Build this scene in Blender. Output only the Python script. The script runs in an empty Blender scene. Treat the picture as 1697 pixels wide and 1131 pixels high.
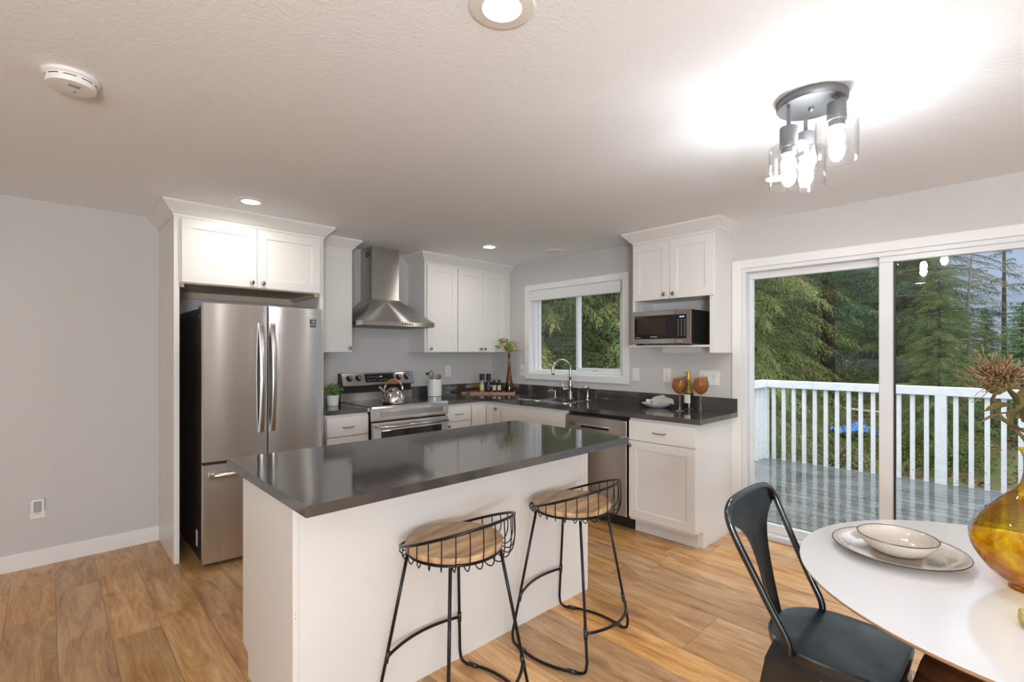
import bpy, bmesh, math, random
import numpy as np
from mathutils import Vector, Matrix
PI = math.pi
SC = bpy.context.scene
COL = SC.collection
random.seed(7)

# ---------------------------------------------------------------- camera
F = 808.4; YAW = 0.76; CX, CY, CZ = -3.821, -4.367, 1.374
cam = bpy.data.cameras.new('camera'); camo = bpy.data.objects.new('camera', cam); COL.objects.link(camo)
cam.sensor_width = 36.0; cam.lens = F / 1697 * 36; cam.shift_y = 18.0 / 1697
cam.clip_start = 0.05; cam.clip_end = 300
camo.location = (CX, CY, CZ); camo.rotation_euler = (PI / 2, 0, -YAW)
SC.camera = camo
SC.view_settings.view_transform = 'Standard'; SC.view_settings.look = 'None'
SC.view_settings.exposure = 0.12; SC.view_settings.gamma = 1.0; SC.view_settings.use_curve_mapping = False
SC.cycles.use_denoising = True
SC.cycles.max_bounces = 10; SC.cycles.diffuse_bounces = 5; SC.cycles.glossy_bounces = 5
SC.cycles.transparent_max_bounces = 24; SC.cycles.transmission_bounces = 8
SC.cycles.caustics_reflective = False; SC.cycles.caustics_refractive = False
SC.cycles.sample_clamp_indirect = 6.0

# ---------------------------------------------------------------- sky
W = bpy.data.worlds.new('sky'); SC.world = W; W.use_nodes = True
nt = W.node_tree; nt.nodes.clear()
o_ = nt.nodes.new('ShaderNodeOutputWorld'); bg = nt.nodes.new('ShaderNodeBackground')
tc = nt.nodes.new('ShaderNodeTexCoord'); sx = nt.nodes.new('ShaderNodeSeparateXYZ')
rp = nt.nodes.new('ShaderNodeValToRGB'); cr = rp.color_ramp
cr.elements[0].position = 0.0; cr.elements[0].color = (0.42, 0.50, 0.66, 1)
cr.elements[1].position = 1.0; cr.elements[1].color = (5.2, 5.4, 5.7, 1)
e = cr.elements.new(0.27); e.color = (0.46, 0.58, 0.86, 1)
e = cr.elements.new(0.5); e.color = (2.6, 2.75, 3.0, 1)
ns = nt.nodes.new('ShaderNodeTexNoise'); ns.inputs['Scale'].default_value = 2.5; ns.inputs['Detail'].default_value = 5
mr = nt.nodes.new('ShaderNodeMapRange'); mr.inputs[1].default_value = 0.3; mr.inputs[2].default_value = 0.7
mr.inputs[3].default_value = 0.85; mr.inputs[4].default_value = 1.2
vm = nt.nodes.new('ShaderNodeVectorMath'); vm.operation = 'SCALE'
nt.links.new(tc.outputs['Generated'], sx.inputs[0]); nt.links.new(sx.outputs['Z'], rp.inputs[0])
nt.links.new(tc.outputs['Generated'], ns.inputs['Vector']); nt.links.new(ns.outputs['Fac'], mr.inputs[0])
nt.links.new(rp.outputs[0], vm.inputs[0]); nt.links.new(mr.outputs[0], vm.inputs['Scale'])
nt.links.new(vm.outputs[0], bg.inputs[0]); bg.inputs[1].default_value = 0.86
nt.links.new(bg.outputs[0], o_.inputs[0])

# fill lamps added in the unseen rear window openings, standing in for daylight
def area(name, loc, rot, sx_, sy_, power, col):
    l = bpy.data.lights.new(name, 'AREA'); l.shape = 'RECTANGLE'; l.size = sx_; l.size_y = sy_
    l.energy = power; l.color = col
    ob = bpy.data.objects.new(name, l); COL.objects.link(ob); ob.location = loc; ob.rotation_euler = rot
    return ob
area('fill_lamp_front', (-5.65, -9.05, 1.3), (PI / 2, 0, 0), 2.4, 1.6, 80, (0.90, 0.96, 1.0))
area('fill_lamp_side', (-7.55, -7.5, 1.3), (PI / 2, 0, -PI / 2), 2.5, 1.4, 60, (0.90, 0.96, 1.0))
for nm, lc, sy_, sz_ in (('door_portal', (0.22, -3.9, 1.05), 2.0, 2.0), ('sink_window_portal', (0.16, -1.23, 1.56), 1.1, .8)):
    pl_ = area(nm, lc, (PI / 2, 0, PI / 2), sy_, sz_, 1, (1, 1, 1)); pl_.data.cycles.is_portal = True
# lamp added behind the camera, aimed at the ceiling to brighten the room
area('ceiling_fill_lamp', (-4.6, -5.6, 1.3), (PI - .80, 0, -.7), .6, .6, 84, (0.90, 0.955, 1.0))
CAN_POWER = 3.8; BULB_STRENGTH = 165.0
WARM = (1.0, 0.93, 0.84)

# ---------------------------------------------------------------- helpers
def par(o, p):
    if p is not None: o.parent = p
    return o
def tag(o, label=None, cat=None, group=None, kind=None):
    if label: o['label'] = label
    if cat: o['category'] = cat
    if group: o['group'] = group
    if kind: o['kind'] = kind
    return o
def thing(name, label, cat, loc=(0, 0, 0), rz=0.0, group=None):
    o = bpy.data.objects.new(name, None); COL.objects.link(o); o.empty_display_size = 0.1
    o.location = loc; o.rotation_euler = (0, 0, rz)
    return tag(o, label, cat, group)
def obj(name, bm, mat, parent=None, smooth=False, loc=None, rot=None):
    me = bpy.data.meshes.new(name)
    if smooth:
        bmesh.ops.recalc_face_normals(bm, faces=bm.faces[:])
        for f in bm.faces: f.smooth = True
        for ed in bm.edges:
            if len(ed.link_faces) == 2 and ed.calc_face_angle(0) > 0.6: ed.smooth = False
    bm.to_mesh(me); bm.free()
    for m in (mat if isinstance(mat, (list, tuple)) else [mat]): me.materials.append(m)
    o = bpy.data.objects.new(name, me); COL.objects.link(o)
    if loc: o.location = loc
    if rot: o.rotation_euler = rot
    return par(o, parent)
def struct(name, bm, mat, parent=None, **k):
    o = obj(name, bm, mat, parent, **k)
    if parent is None: o['kind'] = 'structure'
    return o
def copy_tree(o, parent=None):
    c = o.copy(); COL.objects.link(c)
    if parent is not None: c.parent = parent
    for ch in list(o.children): copy_tree(ch, c)
    return c
def B(*boxes, bev=0.0, seg=1, mi=None):
    """boxes: (x0,x1,y0,y1,z0,z1)"""
    bm = bmesh.new()
    for n, b in enumerate(boxes): box(bm, *b[:6], bev=bev, seg=seg, mi=(b[6] if len(b) > 6 else 0))
    return bm
def box(bm, x0, x1, y0, y1, z0, z1, bev=0.0, seg=1, mi=0, mat=None):
    if x0 > x1: x0, x1 = x1, x0
    if y0 > y1: y0, y1 = y1, y0
    if z0 > z1: z0, z1 = z1, z0
    r = bmesh.ops.create_cube(bm, size=1.0)
    vs = r['verts']
    for v in vs: v.co = Vector((x0 + (v.co.x + .5) * (x1 - x0), y0 + (v.co.y + .5) * (y1 - y0), z0 + (v.co.z + .5) * (z1 - z0)))
    fs = list({f for v in vs for f in v.link_faces})
    for f in fs: f.material_index = mi
    if bev > 0:
        es = list({e for v in vs for e in v.link_edges})
        b = min(bev, .45 * min(x1 - x0, y1 - y0, z1 - z0))
        r = bmesh.ops.bevel(bm, geom=es, offset=b, segments=seg, profile=.6, affect='EDGES', clamp_overlap=True)
        for f in r['faces']: f.material_index = mi
        vs = list({v for f in r['faces'] for v in f.verts} | {v for v in vs if v.is_valid})
    if mat is not None:
        bmesh.ops.transform(bm, matrix=mat, verts=[v for v in vs if v.is_valid])
    return vs
def lathe(bm, prof, c=(0, 0, 0), seg=32, mi=0, mat=None, cap=True, fn=None):
    rings = []
    allv = []
    for r, z in prof:
        if r < 1e-6:
            v = bm.verts.new((c[0], c[1], c[2] + z)); rings.append([v]); allv.append(v)
        else:
            ring = []
            for i in range(seg):
                a = 2 * PI * i / seg
                rr = r * (fn(a, z) if fn else 1)
                ring.append(bm.verts.new((c[0] + rr * math.cos(a), c[1] + rr * math.sin(a), c[2] + z)))
            rings.append(ring); allv += ring
    for a, b in zip(rings, rings[1:]):
        if len(a) == 1 and len(b) == 1: continue
        for i in range(seg):
            j = (i + 1) % seg
            if len(a) == 1: f = bm.faces.new((a[0], b[j], b[i]))
            elif len(b) == 1: f = bm.faces.new((a[i], a[j], b[0]))
            else: f = bm.faces.new((a[i], a[j], b[j], b[i]))
            f.material_index = mi
    if cap:
        for ring, flip in ((rings[0], True), (rings[-1], False)):
            if len(ring) > 2:
                f = bm.faces.new(ring[::-1] if flip else ring); f.material_index = mi
    if mat is not None:
        for v in allv: v.co = mat @ v.co
    return allv
def tube(bm, pts, r, seg=8, closed=False, cap=True, mi=0, rz=None):
    pts = [Vector(p) for p in pts]; n = len(pts)
    rs = r if isinstance(r, (list, tuple)) else [r] * n
    tang = []
    for i in range(n):
        if closed: t = pts[(i + 1) % n] - pts[i - 1]
        else: t = pts[min(i + 1, n - 1)] - pts[max(i - 1, 0)]
        tang.append(t.normalized())
    ref = Vector((0, 0, 1)) if abs(tang[0].z) < .9 else Vector((1, 0, 0))
    nrm = (ref - tang[0] * ref.dot(tang[0])).normalized()
    rings = []
    for i in range(n):
        nrm = (nrm - tang[i] * nrm.dot(tang[i])).normalized(); bn = tang[i].cross(nrm)
        rings.append([bm.verts.new(pts[i] + (nrm * math.cos(2 * PI * k / seg) + bn * math.sin(2 * PI * k / seg) * (rz or 1)) * rs[i]) for k in range(seg)])
    m = n if closed else n - 1
    for i in range(m):
        a = rings[i]; b = rings[(i + 1) % n]
        off = 0
        if closed and i == n - 1:
            off = min(range(seg), key=lambda q: (b[q].co - a[0].co).length)
        for k in range(seg):
            f = bm.faces.new((a[k], a[(k + 1) % seg], b[(k + 1 + off) % seg], b[(k + off) % seg])); f.material_index = mi; f.smooth = True
    if cap and not closed:
        bm.faces.new(rings[0][::-1]).material_index = mi; bm.faces.new(rings[-1]).material_index = mi
def spline(pts, n=8):
    """catmull-rom through pts"""
    P = [Vector(p) for p in pts]; P = [P[0] * 2 - P[1]] + P + [P[-1] * 2 - P[-2]]
    out = []
    for i in range(1, len(P) - 2):
        for k in range(n):
            t = k / n; a, b, c, d = P[i - 1:i + 3]
            out.append(.5 * ((2 * b) + (-a + c) * t + (2 * a - 5 * b + 4 * c - d) * t * t + (-a + 3 * b - 3 * c + d) * t ** 3))
    out.append(P[-2]); return out
def prism(bm, poly, z0, z1, axis='z', mi=0):
    """extrude 2d polygon; axis z: (x,y), axis y: (x,z), axis x: (y,z)"""
    def P(p, t):
        return (p[0], p[1], t) if axis == 'z' else ((p[0], t, p[1]) if axis == 'y' else (t, p[0], p[1]))
    a = [bm.verts.new(P(p, z0)) for p in poly]; b = [bm.verts.new(P(p, z1)) for p in poly]
    n = len(poly)
    for i in range(n):
        bm.faces.new((a[i], a[(i + 1) % n], b[(i + 1) % n], b[i])).material_index = mi
    bm.faces.new(a[::-1]).material_index = mi; bm.faces.new(b).material_index = mi
    bmesh.ops.recalc_face_normals(bm, faces=bm.faces[:])
def sweep(bm, path, prof, closed=False):
    """path 2d (x,y); prof (outward offset, z) swept with mitres; outward = right of travel"""
    n = len(path); rings = []
    for i in range(n):
        p = Vector(path[i])
        d0 = (p - Vector(path[i - 1])).normalized() if (i > 0 or closed) else None
        d1 = (Vector(path[(i + 1) % n]) - p).normalized() if (i < n - 1 or closed) else None
        if d0 is None: d0 = d1
        if d1 is None: d1 = d0
        n0 = Vector((d0.y, -d0.x)); n1 = Vector((d1.y, -d1.x)); m = (n0 + n1)
        m = m / (1 + n0.dot(n1))
        rings.append([bm.verts.new((p.x + m.x * o, p.y + m.y * o, z)) for o, z in prof])
    k = len(prof)
    for i in range(n if closed else n - 1):
        a = rings[i]; b = rings[(i + 1) % n]
        for j in range(k): bm.faces.new((a[j], a[(j + 1) % k], b[(j + 1) % k], b[j]))
    if not closed:
        bm.faces.new(rings[0][::-1]); bm.faces.new(rings[-1])
    bmesh.ops.recalc_face_normals(bm, faces=bm.faces[:])
def text(name, s, size, mat, parent, loc, rot, ext=0.0004, align='CENTER'):
    cu = bpy.data.curves.new(name, 'FONT'); cu.body = s; cu.size = size; cu.extrude = ext
    cu.align_x = align; cu.align_y = 'CENTER'; cu.resolution_u = 3
    t = bpy.data.objects.new('tmp_text', cu)
    me = bpy.data.meshes.new_from_object(t); bpy.data.objects.remove(t); bpy.data.curves.remove(cu)
    me.materials.clear(); me.materials.append(mat)
    o = bpy.data.objects.new(name, me); COL.objects.link(o); o.location = loc; o.rotation_euler = rot
    return par(o, parent)

# ---------------------------------------------------------------- materials
def new(name):
    m = bpy.data.materials.new(name); m.use_nodes = True; n = m.node_tree
    return m, n, n.nodes['Principled BSDF']
def link(n, a, b): n.links.new(a, b)
def mat(name, col, rough=.5, metal=0.0, spec=None, bump=0.0, bscale=200, coat=0.0, vary=0.0, vscale=4, emit=None, es=0, trans=0, ior=None, bdist=.002):
    m, n, p = new(name)
    p.inputs['Base Color'].default_value = (*col, 1); p.inputs['Roughness'].default_value = rough
    p.inputs['Metallic'].default_value = metal
    if spec is not None: p.inputs['Specular IOR Level'].default_value = spec
    if coat: p.inputs['Coat Weight'].default_value = coat; p.inputs['Coat Roughness'].default_value = .08
    if trans: p.inputs['Transmission Weight'].default_value = trans
    if ior: p.inputs['IOR'].default_value = ior
    if emit: p.inputs['Emission Color'].default_value = (*emit, 1); p.inputs['Emission Strength'].default_value = es
    if bump or vary:
        t = n.nodes.new('ShaderNodeTexCoord')
    if bump:
        q = n.nodes.new('ShaderNodeTexNoise'); q.inputs['Scale'].default_value = bscale; q.inputs['Detail'].default_value = 3
        b = n.nodes.new('ShaderNodeBump'); b.inputs['Strength'].default_value = bump; b.inputs['Distance'].default_value = bdist
        link(n, t.outputs['Object'], q.inputs['Vector']); link(n, q.outputs['Fac'], b.inputs['Height']); link(n, b.outputs[0], p.inputs['Normal'])
    if vary:
        q = n.nodes.new('ShaderNodeTexNoise'); q.inputs['Scale'].default_value = vscale; q.inputs['Detail'].default_value = 5
        r = n.nodes.new('ShaderNodeValToRGB')
        r.color_ramp.elements[0].position = .3; r.color_ramp.elements[1].position = .7
        r.color_ramp.elements[0].color = (*[c * (1 - vary) for c in col], 1); r.color_ramp.elements[1].color = (*[min(1, c * (1 + vary)) for c in col], 1)
        link(n, t.outputs['Object'], q.inputs['Vector']); link(n, q.outputs['Fac'], r.inputs[0]); link(n, r.outputs[0], p.inputs['Base Color'])
    return m
def m_clear(name, tint=(1, 1, 1), edge=None, rough=0.0, ior=1.45, mul=1.0, bump=0, bscale=6, swirl=None):
    """thin clear glass: transparent with fresnel reflection"""
    m = bpy.data.materials.new(name); m.use_nodes = True; n = m.node_tree; n.nodes.clear()
    o = n.nodes.new('ShaderNodeOutputMaterial'); mx = n.nodes.new('ShaderNodeMixShader')
    t = n.nodes.new('ShaderNodeBsdfTransparent'); g = n.nodes.new('ShaderNodeBsdfGlossy'); lw = n.nodes.new('ShaderNodeLayerWeight')
    t.inputs[0].default_value = (*tint, 1); g.inputs['Roughness'].default_value = rough; lw.inputs['Blend'].default_value = .5
    f0 = ((ior - 1) / (ior + 1)) ** 2
    pw = n.nodes.new('ShaderNodeMath'); pw.operation = 'POWER'; pw.inputs[1].default_value = 5
    mu = n.nodes.new('ShaderNodeMath'); mu.operation = 'MULTIPLY_ADD'; mu.inputs[1].default_value = (1 - f0) * mul; mu.inputs[2].default_value = f0 * mul; mu.use_clamp = True
    if edge:
        rp_ = n.nodes.new('ShaderNodeValToRGB'); rp_.color_ramp.elements[0].position = .25; rp_.color_ramp.elements[0].color = (*tint, 1)
        rp_.color_ramp.elements[1].position = .97; rp_.color_ramp.elements[1].color = (*edge, 1)
        link(n, lw.outputs['Facing'], rp_.inputs[0]); link(n, rp_.outputs[0], t.inputs[0])
    link(n, lw.outputs['Facing'], pw.inputs[0]); link(n, pw.outputs[0], mu.inputs[0]); link(n, mu.outputs[0], mx.inputs[0]); link(n, t.outputs[0], mx.inputs[1]); link(n, g.outputs[0], mx.inputs[2])
    link(n, mx.outputs[0], o.inputs[0])
    if swirl:
        tc2 = n.nodes.new('ShaderNodeTexCoord'); q2 = n.nodes.new('ShaderNodeTexNoise'); q2.inputs['Scale'].default_value = 9; q2.inputs['Distortion'].default_value = 2.5; q2.inputs['Detail'].default_value = 3
        r2_ = n.nodes.new('ShaderNodeValToRGB'); r2_.color_ramp.elements[0].position = .40; r2_.color_ramp.elements[0].color = (*swirl, 1); r2_.color_ramp.elements[1].position = .56; r2_.color_ramp.elements[1].color = (1, 1, 1, 1)
        ml = n.nodes.new('ShaderNodeVectorMath'); ml.operation = 'MULTIPLY'; link(n, tc2.outputs['Object'], q2.inputs['Vector']); link(n, q2.outputs['Fac'], r2_.inputs[0])
        link(n, r2_.outputs[0], ml.inputs[0]); link(n, rp_.outputs[0], ml.inputs[1]); link(n, ml.outputs[0], t.inputs[0])
    if bump:
        tc = n.nodes.new('ShaderNodeTexCoord'); q = n.nodes.new('ShaderNodeTexNoise'); q.inputs['Scale'].default_value = bscale
        b = n.nodes.new('ShaderNodeBump'); b.inputs['Strength'].default_value = bump; b.inputs['Distance'].default_value = .01
        link(n, tc.outputs['Object'], q.inputs['Vector']); link(n, q.outputs['Fac'], b.inputs['Height'])
        link(n, b.outputs[0], g.inputs['Normal']); link(n, b.outputs[0], lw.inputs['Normal'])
    return m
def m_steel(name, col=(.56, .55, .54), rough=.24, stretch=(1, 1, 60), aniso=.8, rot=.25, bump=.04):
    m, n, p = new(name)
    p.inputs['Metallic'].default_value = 1; p.inputs['Base Color'].default_value = (*col, 1); p.inputs['Roughness'].default_value = rough
    p.inputs['Anisotropic'].default_value = aniso; p.inputs['Anisotropic Rotation'].default_value = rot
    tg = n.nodes.new('ShaderNodeTangent'); tg.direction_type = 'RADIAL'; tg.axis = 'Z'; link(n, tg.outputs[0], p.inputs['Tangent'])
    t = n.nodes.new('ShaderNodeTexCoord'); mp = n.nodes.new('ShaderNodeMapping'); mp.inputs['Scale'].default_value = stretch
    q = n.nodes.new('ShaderNodeTexNoise'); q.inputs['Scale'].default_value = 10; q.inputs['Detail'].default_value = 4
    b = n.nodes.new('ShaderNodeBump'); b.inputs['Strength'].default_value = bump; b.inputs['Distance'].default_value = .001
    link(n, t.outputs['Object'], mp.inputs[0]); link(n, mp.outputs[0], q.inputs['Vector']); link(n, q.outputs['Fac'], b.inputs['Height']); link(n, b.outputs[0], p.inputs['Normal'])
    return m
def m_wood(name, c1, c2, c3, scale=(3, 40, 40), rough=.45, sc=1.0):
    m, n, p = new(name); p.inputs['Roughness'].default_value = rough
    t = n.nodes.new('ShaderNodeTexCoord'); mp = n.nodes.new('ShaderNodeMapping'); mp.inputs['Scale'].default_value = scale
    q = n.nodes.new('ShaderNodeTexNoise'); q.inputs['Scale'].default_value = sc; q.inputs['Detail'].default_value = 6; q.inputs['Distortion'].default_value = .8
    r = n.nodes.new('ShaderNodeValToRGB'); e = r.color_ramp.elements
    e[0].position = .3; e[0].color = (*c1, 1); e[1].position = .72; e[1].color = (*c3, 1); k = e.new(.5); k.color = (*c2, 1)
    link(n, t.outputs['Object'], mp.inputs[0]); link(n, mp.outputs[0], q.inputs['Vector']); link(n, q.outputs['Fac'], r.inputs[0]); link(n, r.outputs[0], p.inputs['Base Color'])
    return m
def m_floor():
    m, n, p = new('oak_planks'); N = n.nodes.new
    t = N('ShaderNodeTexCoord'); s = N('ShaderNodeSeparateXYZ'); link(n, t.outputs['Object'], s.inputs[0])
    def M(op, a, b=None, c=None):
        k = N('ShaderNodeMath'); k.operation = op
        for i, v in enumerate((a, b, c)):
            if v is None: continue
            if isinstance(v, (int, float)): k.inputs[i].default_value = v
            else: link(n, v, k.inputs[i])
        return k.outputs[0]
    u = M('DIVIDE', M('ADD', s.outputs['X'], 0.172), .1905); iu = M('FLOOR', u)
    w1 = N('ShaderNodeTexWhiteNoise'); w1.noise_dimensions = '1D'; link(n, iu, w1.inputs['W'])
    v = M('DIVIDE', M('ADD', s.outputs['Y'], M('MULTIPLY', w1.outputs['Value'], 5.0)), 1.25); iv = M('FLOOR', v)
    cb = N('ShaderNodeCombineXYZ'); link(n, iu, cb.inputs[0]); link(n, iv, cb.inputs[1])
    w2 = N('ShaderNodeTexWhiteNoise'); w2.noise_dimensions = '2D'; link(n, cb.outputs[0], w2.inputs['Vector'])
    # grain
    mp = N('ShaderNodeCombineXYZ'); link(n, M('ADD', M('MULTIPLY', s.outputs['X'], 9.0), M('MULTIPLY', w2.outputs['Value'], 37.0)), mp.inputs[0])
    link(n, M('MULTIPLY', s.outputs['Y'], 1.3), mp.inputs[1]); link(n, M('MULTIPLY', w2.outputs['Value'], 91.0), mp.inputs[2])
    g = N('ShaderNodeTexNoise'); g.inputs['Scale'].default_value = 1.6; g.inputs['Detail'].default_value = 8; g.inputs['Roughness'].default_value = .62; g.inputs['Distortion'].default_value = 1.1
    link(n, mp.outputs[0], g.inputs['Vector'])
    r = N('ShaderNodeValToRGB'); e = r.color_ramp.elements
    e[0].position = .28; e[0].color = (.22, .125, .065, 1); e[1].position = .74; e[1].color = (.67, .47, .285, 1)
    k = e.new(.42); k.color = (.45, .250, .120, 1); k = e.new(.55); k.color = (.56, .345, .180, 1)
    link(n, g.outputs['Fac'], r.inputs[0])
    # fine pores
    mp2 = N('ShaderNodeMapping'); mp2.inputs['Scale'].default_value = (160, 9, 1); link(n, t.outputs['Object'], mp2.inputs[0])
    g2 = N('ShaderNodeTexNoise'); g2.inputs['Scale'].default_value = 1.0; g2.inputs['Detail'].default_value = 4; link(n, mp2.outputs[0], g2.inputs['Vector'])
    # knots
    mp3 = N('ShaderNodeCombineXYZ'); link(n, M('ADD', M('MULTIPLY', s.outputs['X'], 2.6), M('MULTIPLY', w2.outputs['Value'], 11.0)), mp3.inputs[0]); link(n, M('MULTIPLY', s.outputs['Y'], 1.5), mp3.inputs[1])
    vo = N('ShaderNodeTexVoronoi'); vo.inputs['Scale'].default_value = 1.0; link(n, mp3.outputs[0], vo.inputs['Vector'])
    kn = N('ShaderNodeMapRange'); kn.inputs[1].default_value = .02; kn.inputs[2].default_value = .10; kn.inputs[3].default_value = .45; kn.inputs[4].default_value = 1.0; link(n, vo.outputs['Distance'], kn.inputs[0])
    tint = M('MULTIPLY_ADD', w2.outputs['Value'], .50, .76)
    tint = M('MULTIPLY', tint, M('MULTIPLY_ADD', g2.outputs['Fac'], .90, .57))
    tint = M('MULTIPLY', tint, kn.outputs[0])
    fu = M('FRACT', u); fv = M('FRACT', v)
    du = M('MULTIPLY', M('MINIMUM', fu, M('SUBTRACT', 1.0, fu)), .1905); dv = M('MULTIPLY', M('MINIMUM', fv, M('SUBTRACT', 1.0, fv)), 1.25)
    seam = N('ShaderNodeMapRange'); seam.inputs[1].default_value = .0006; seam.inputs[2].default_value = .0022; seam.inputs[3].default_value = .42; seam.inputs[4].default_value = 1.0
    link(n, M('MINIMUM', du, dv), seam.inputs[0])
    tint = M('MULTIPLY', tint, seam.outputs[0])
    hs = N('ShaderNodeHueSaturation'); w3 = N('ShaderNodeTexWhiteNoise'); w3.noise_dimensions = '3D'
    cb3 = N('ShaderNodeCombineXYZ'); link(n, iu, cb3.inputs[0]); link(n, iv, cb3.inputs[1]); cb3.inputs[2].default_value = 7.3; link(n, cb3.outputs[0], w3.inputs['Vector'])
    link(n, M('MULTIPLY_ADD', w3.outputs['Value'], .18, 1.03), hs.inputs['Saturation']); link(n, r.outputs[0], hs.inputs['Color'])
    mx = N('ShaderNodeVectorMath'); mx.operation = 'SCALE'; link(n, hs.outputs[0], mx.inputs[0]); link(n, tint, mx.inputs['Scale'])
    link(n, mx.outputs[0], p.inputs['Base Color'])
    b = N('ShaderNodeBump'); b.inputs['Strength'].default_value = .35; b.inputs['Distance'].default_value = .0015
    link(n, M('ADD', seam.outputs[0], M('MULTIPLY', g2.outputs['Fac'], .12)), b.inputs['Height']); link(n, b.outputs[0], p.inputs['Normal'])
    p.inputs['Roughness'].default_value = .30; p.inputs['Specular IOR Level'].default_value = .6
    return m
def m_quartz(name='dark_quartz'):
    m, n, p = new(name); N = n.nodes.new
    t = N('ShaderNodeTexCoord'); q = N('ShaderNodeTexNoise'); q.inputs['Scale'].default_value = 420; q.inputs['Detail'].default_value = 2
    r = N('ShaderNodeValToRGB'); e = r.color_ramp.elements
    e[0].position = .35; e[0].color = (.050, .046, .043, 1); e[1].position = .78; e[1].color = (.068, .063, .059, 1)
    k = e.new(.6); k.color = (.058, .053, .049, 1)
    link(n, t.outputs['Object'], q.inputs['Vector']); link(n, q.outputs['Fac'], r.inputs[0]); link(n, r.outputs[0], p.inputs['Base Color'])
    p.inputs['Roughness'].default_value = .08; p.inputs['Specular IOR Level'].default_value = 1.0; p.inputs['IOR'].default_value = 1.6
    return m
def m_blend(name, cols, scale=3, rough=.8, bump=0, detail=6, spec=.3):
    m, n, p = new(name); N = n.nodes.new
    t = N('ShaderNodeTexCoord'); q = N('ShaderNodeTexNoise'); q.inputs['Scale'].default_value = scale; q.inputs['Detail'].default_value = detail
    r = N('ShaderNodeValToRGB'); e = r.color_ramp.elements
    k = len(cols)
    e[0].position = .3; e[0].color = (*cols[0], 1); e[1].position = .7; e[1].color = (*cols[-1], 1)
    for i in range(1, k - 1):
        x = e.new(.3 + .4 * i / (k - 1)); x.color = (*cols[i], 1)
    link(n, t.outputs['Object'], q.inputs['Vector']); link(n, q.outputs['Fac'], r.inputs[0]); link(n, r.outputs[0], p.inputs['Base Color'])
    p.inputs['Roughness'].default_value = rough; p.inputs['Specular IOR Level'].default_value = spec
    if bump:
        b = N('ShaderNodeBump'); b.inputs['Strength'].default_value = bump; b.inputs['Distance'].default_value = .02
        link(n, q.outputs['Fac'], b.inputs['Height']); link(n, b.outputs[0], p.inputs['Normal'])
    return m

WALL = mat('wall_paint', (.575, .567, .556), .75, bump=.5, bscale=110, bdist=.003)
CEIL = mat('ceiling_texture', (.87, .905, .94), .85, bump=.55, bscale=75, bdist=.003)
TRIM = mat('trim_paint', (.80, .80, .79), .35)
CAB = mat('cabinet_paint', (.76, .75, .73), .32)
CABIN = mat('cabinet_interior', (.60, .50, .38), .5)
VINYL = mat('white_vinyl', (.74, .76, .78), .3)
PLAST = mat('white_plastic', (.80, .79, .77), .35)
PLAST2 = mat('mid_grey_plastic', (.36, .35, .34), .5)  # even mid-grey plastic
OAK = m_floor()
QUARTZ = m_quartz()
STEEL = m_steel('brushed_steel', col=(.66, .66, .66), rough=.22, aniso=.97, bump=.01)
STEELH = m_steel('brushed_steel_hood', col=(.54, .53, .51), rough=.34, aniso=1.0, bump=.0)
STEELP = mat('satin_nickel', (.50, .48, .45), .22, 1)
CHROME = mat('chrome', (.75, .74, .73), .10, 1)
PEWTER = mat('pewter_knob', (.33, .31, .29), .25, 1)
BLACKG = mat('black_glass', (.006, .006, .007), .06, spec=.6)
BLACKP = mat('black_plastic', (.012, .012, .013), .4)
DARKP = mat('dark_brown_side', (.022, .014, .011), .35)
BLACKM = mat('black_powder_coat', (.006, .006, .007), .28, spec=.32)
GUN = mat('gunmetal', (.062, .072, .080), .25, .9, vary=.3, vscale=9, coat=.3)
GREYM = mat('grey_fixture_metal', (.20, .205, .215), .42, .6)
MANGO = m_wood('mango_wood', (.27, .155, .08), (.47, .28, .14), (.64, .44, .25), (4, 20, 20), .42)
ACACIA = m_wood('acacia_board', (.16, .06, .022), (.34, .15, .06), (.48, .25, .11), (8, 60, 60), .4)
WALNUT = m_wood('walnut', (.06, .022, .010), (.14, .055, .024), (.22, .095, .042), (4, 30, 30), .3)
PLYEDGE = m_wood('plywood_edge', (.42, .26, .15), (.52, .35, .22), (.60, .43, .29), (3, 3, 60), .5)
TABLEW = mat('white_laminate', (.72, .715, .73), .12, spec=.45)
GLASS = m_clear('window_glass', (.97, .985, .98), ior=1.45, mul=.9)
LAMPG = m_clear('shade_glass', (1, 1, 1), ior=1.5, mul=1.5)
STEMG = m_clear('stemware_glass', (.96, .96, .96), edge=(.6, .6, .6), ior=1.6, mul=3.0)
AMBERT = m_clear('amber_thin_glass', (.84, .58, .32), edge=(.42, .14, .04), ior=1.5, mul=1.5)
AMBERB = m_clear('amber_bottle_glass', (.50, .27, .06), ior=1.5, mul=1.6)
YELLOWG = m_clear('yellow_amber_glass', (.985, .80, .05), edge=(.55, .22, .02), ior=1.5, mul=1.6, bump=1.0, bscale=12, swirl=(.82, .62, .40))
WINEG = m_clear('olive_bottle_glass', (.42, .40, .06), ior=1.5, mul=1.6)
WHITEC = mat('white_ceramic', (.80, .80, .79), .15, coat=.4)
STONEW = mat('speckled_cream_glaze', (.58, .52, .46), .10, vary=.07, vscale=160, coat=.8)
BROWNR = mat('brown_glaze_edge', (.05, .028, .018), .3)
COPPER = mat('copper_wood_handle', (.50, .20, .08), .3, .4)
LEDW = mat('lit_lens', (1, 1, 1), .5, emit=(1.0, .95, .87), es=14.0)
BULB = mat('lit_bulb', (1, 1, 1), .5, emit=(.95, .975, 1.0), es=BULB_STRENGTH)
DISPB = mat('blue_display', (0, 0, 0), .5, emit=(.35, .55, 1.0), es=2.2)
PRINTG = mat('grey_print', (.45, .45, .45), .5)
PRINTW = mat('white_print', (.8, .8, .8), .5)
LINEN = mat('linen', (.74, .72, .68), .9, bump=.4, bscale=300)
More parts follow.
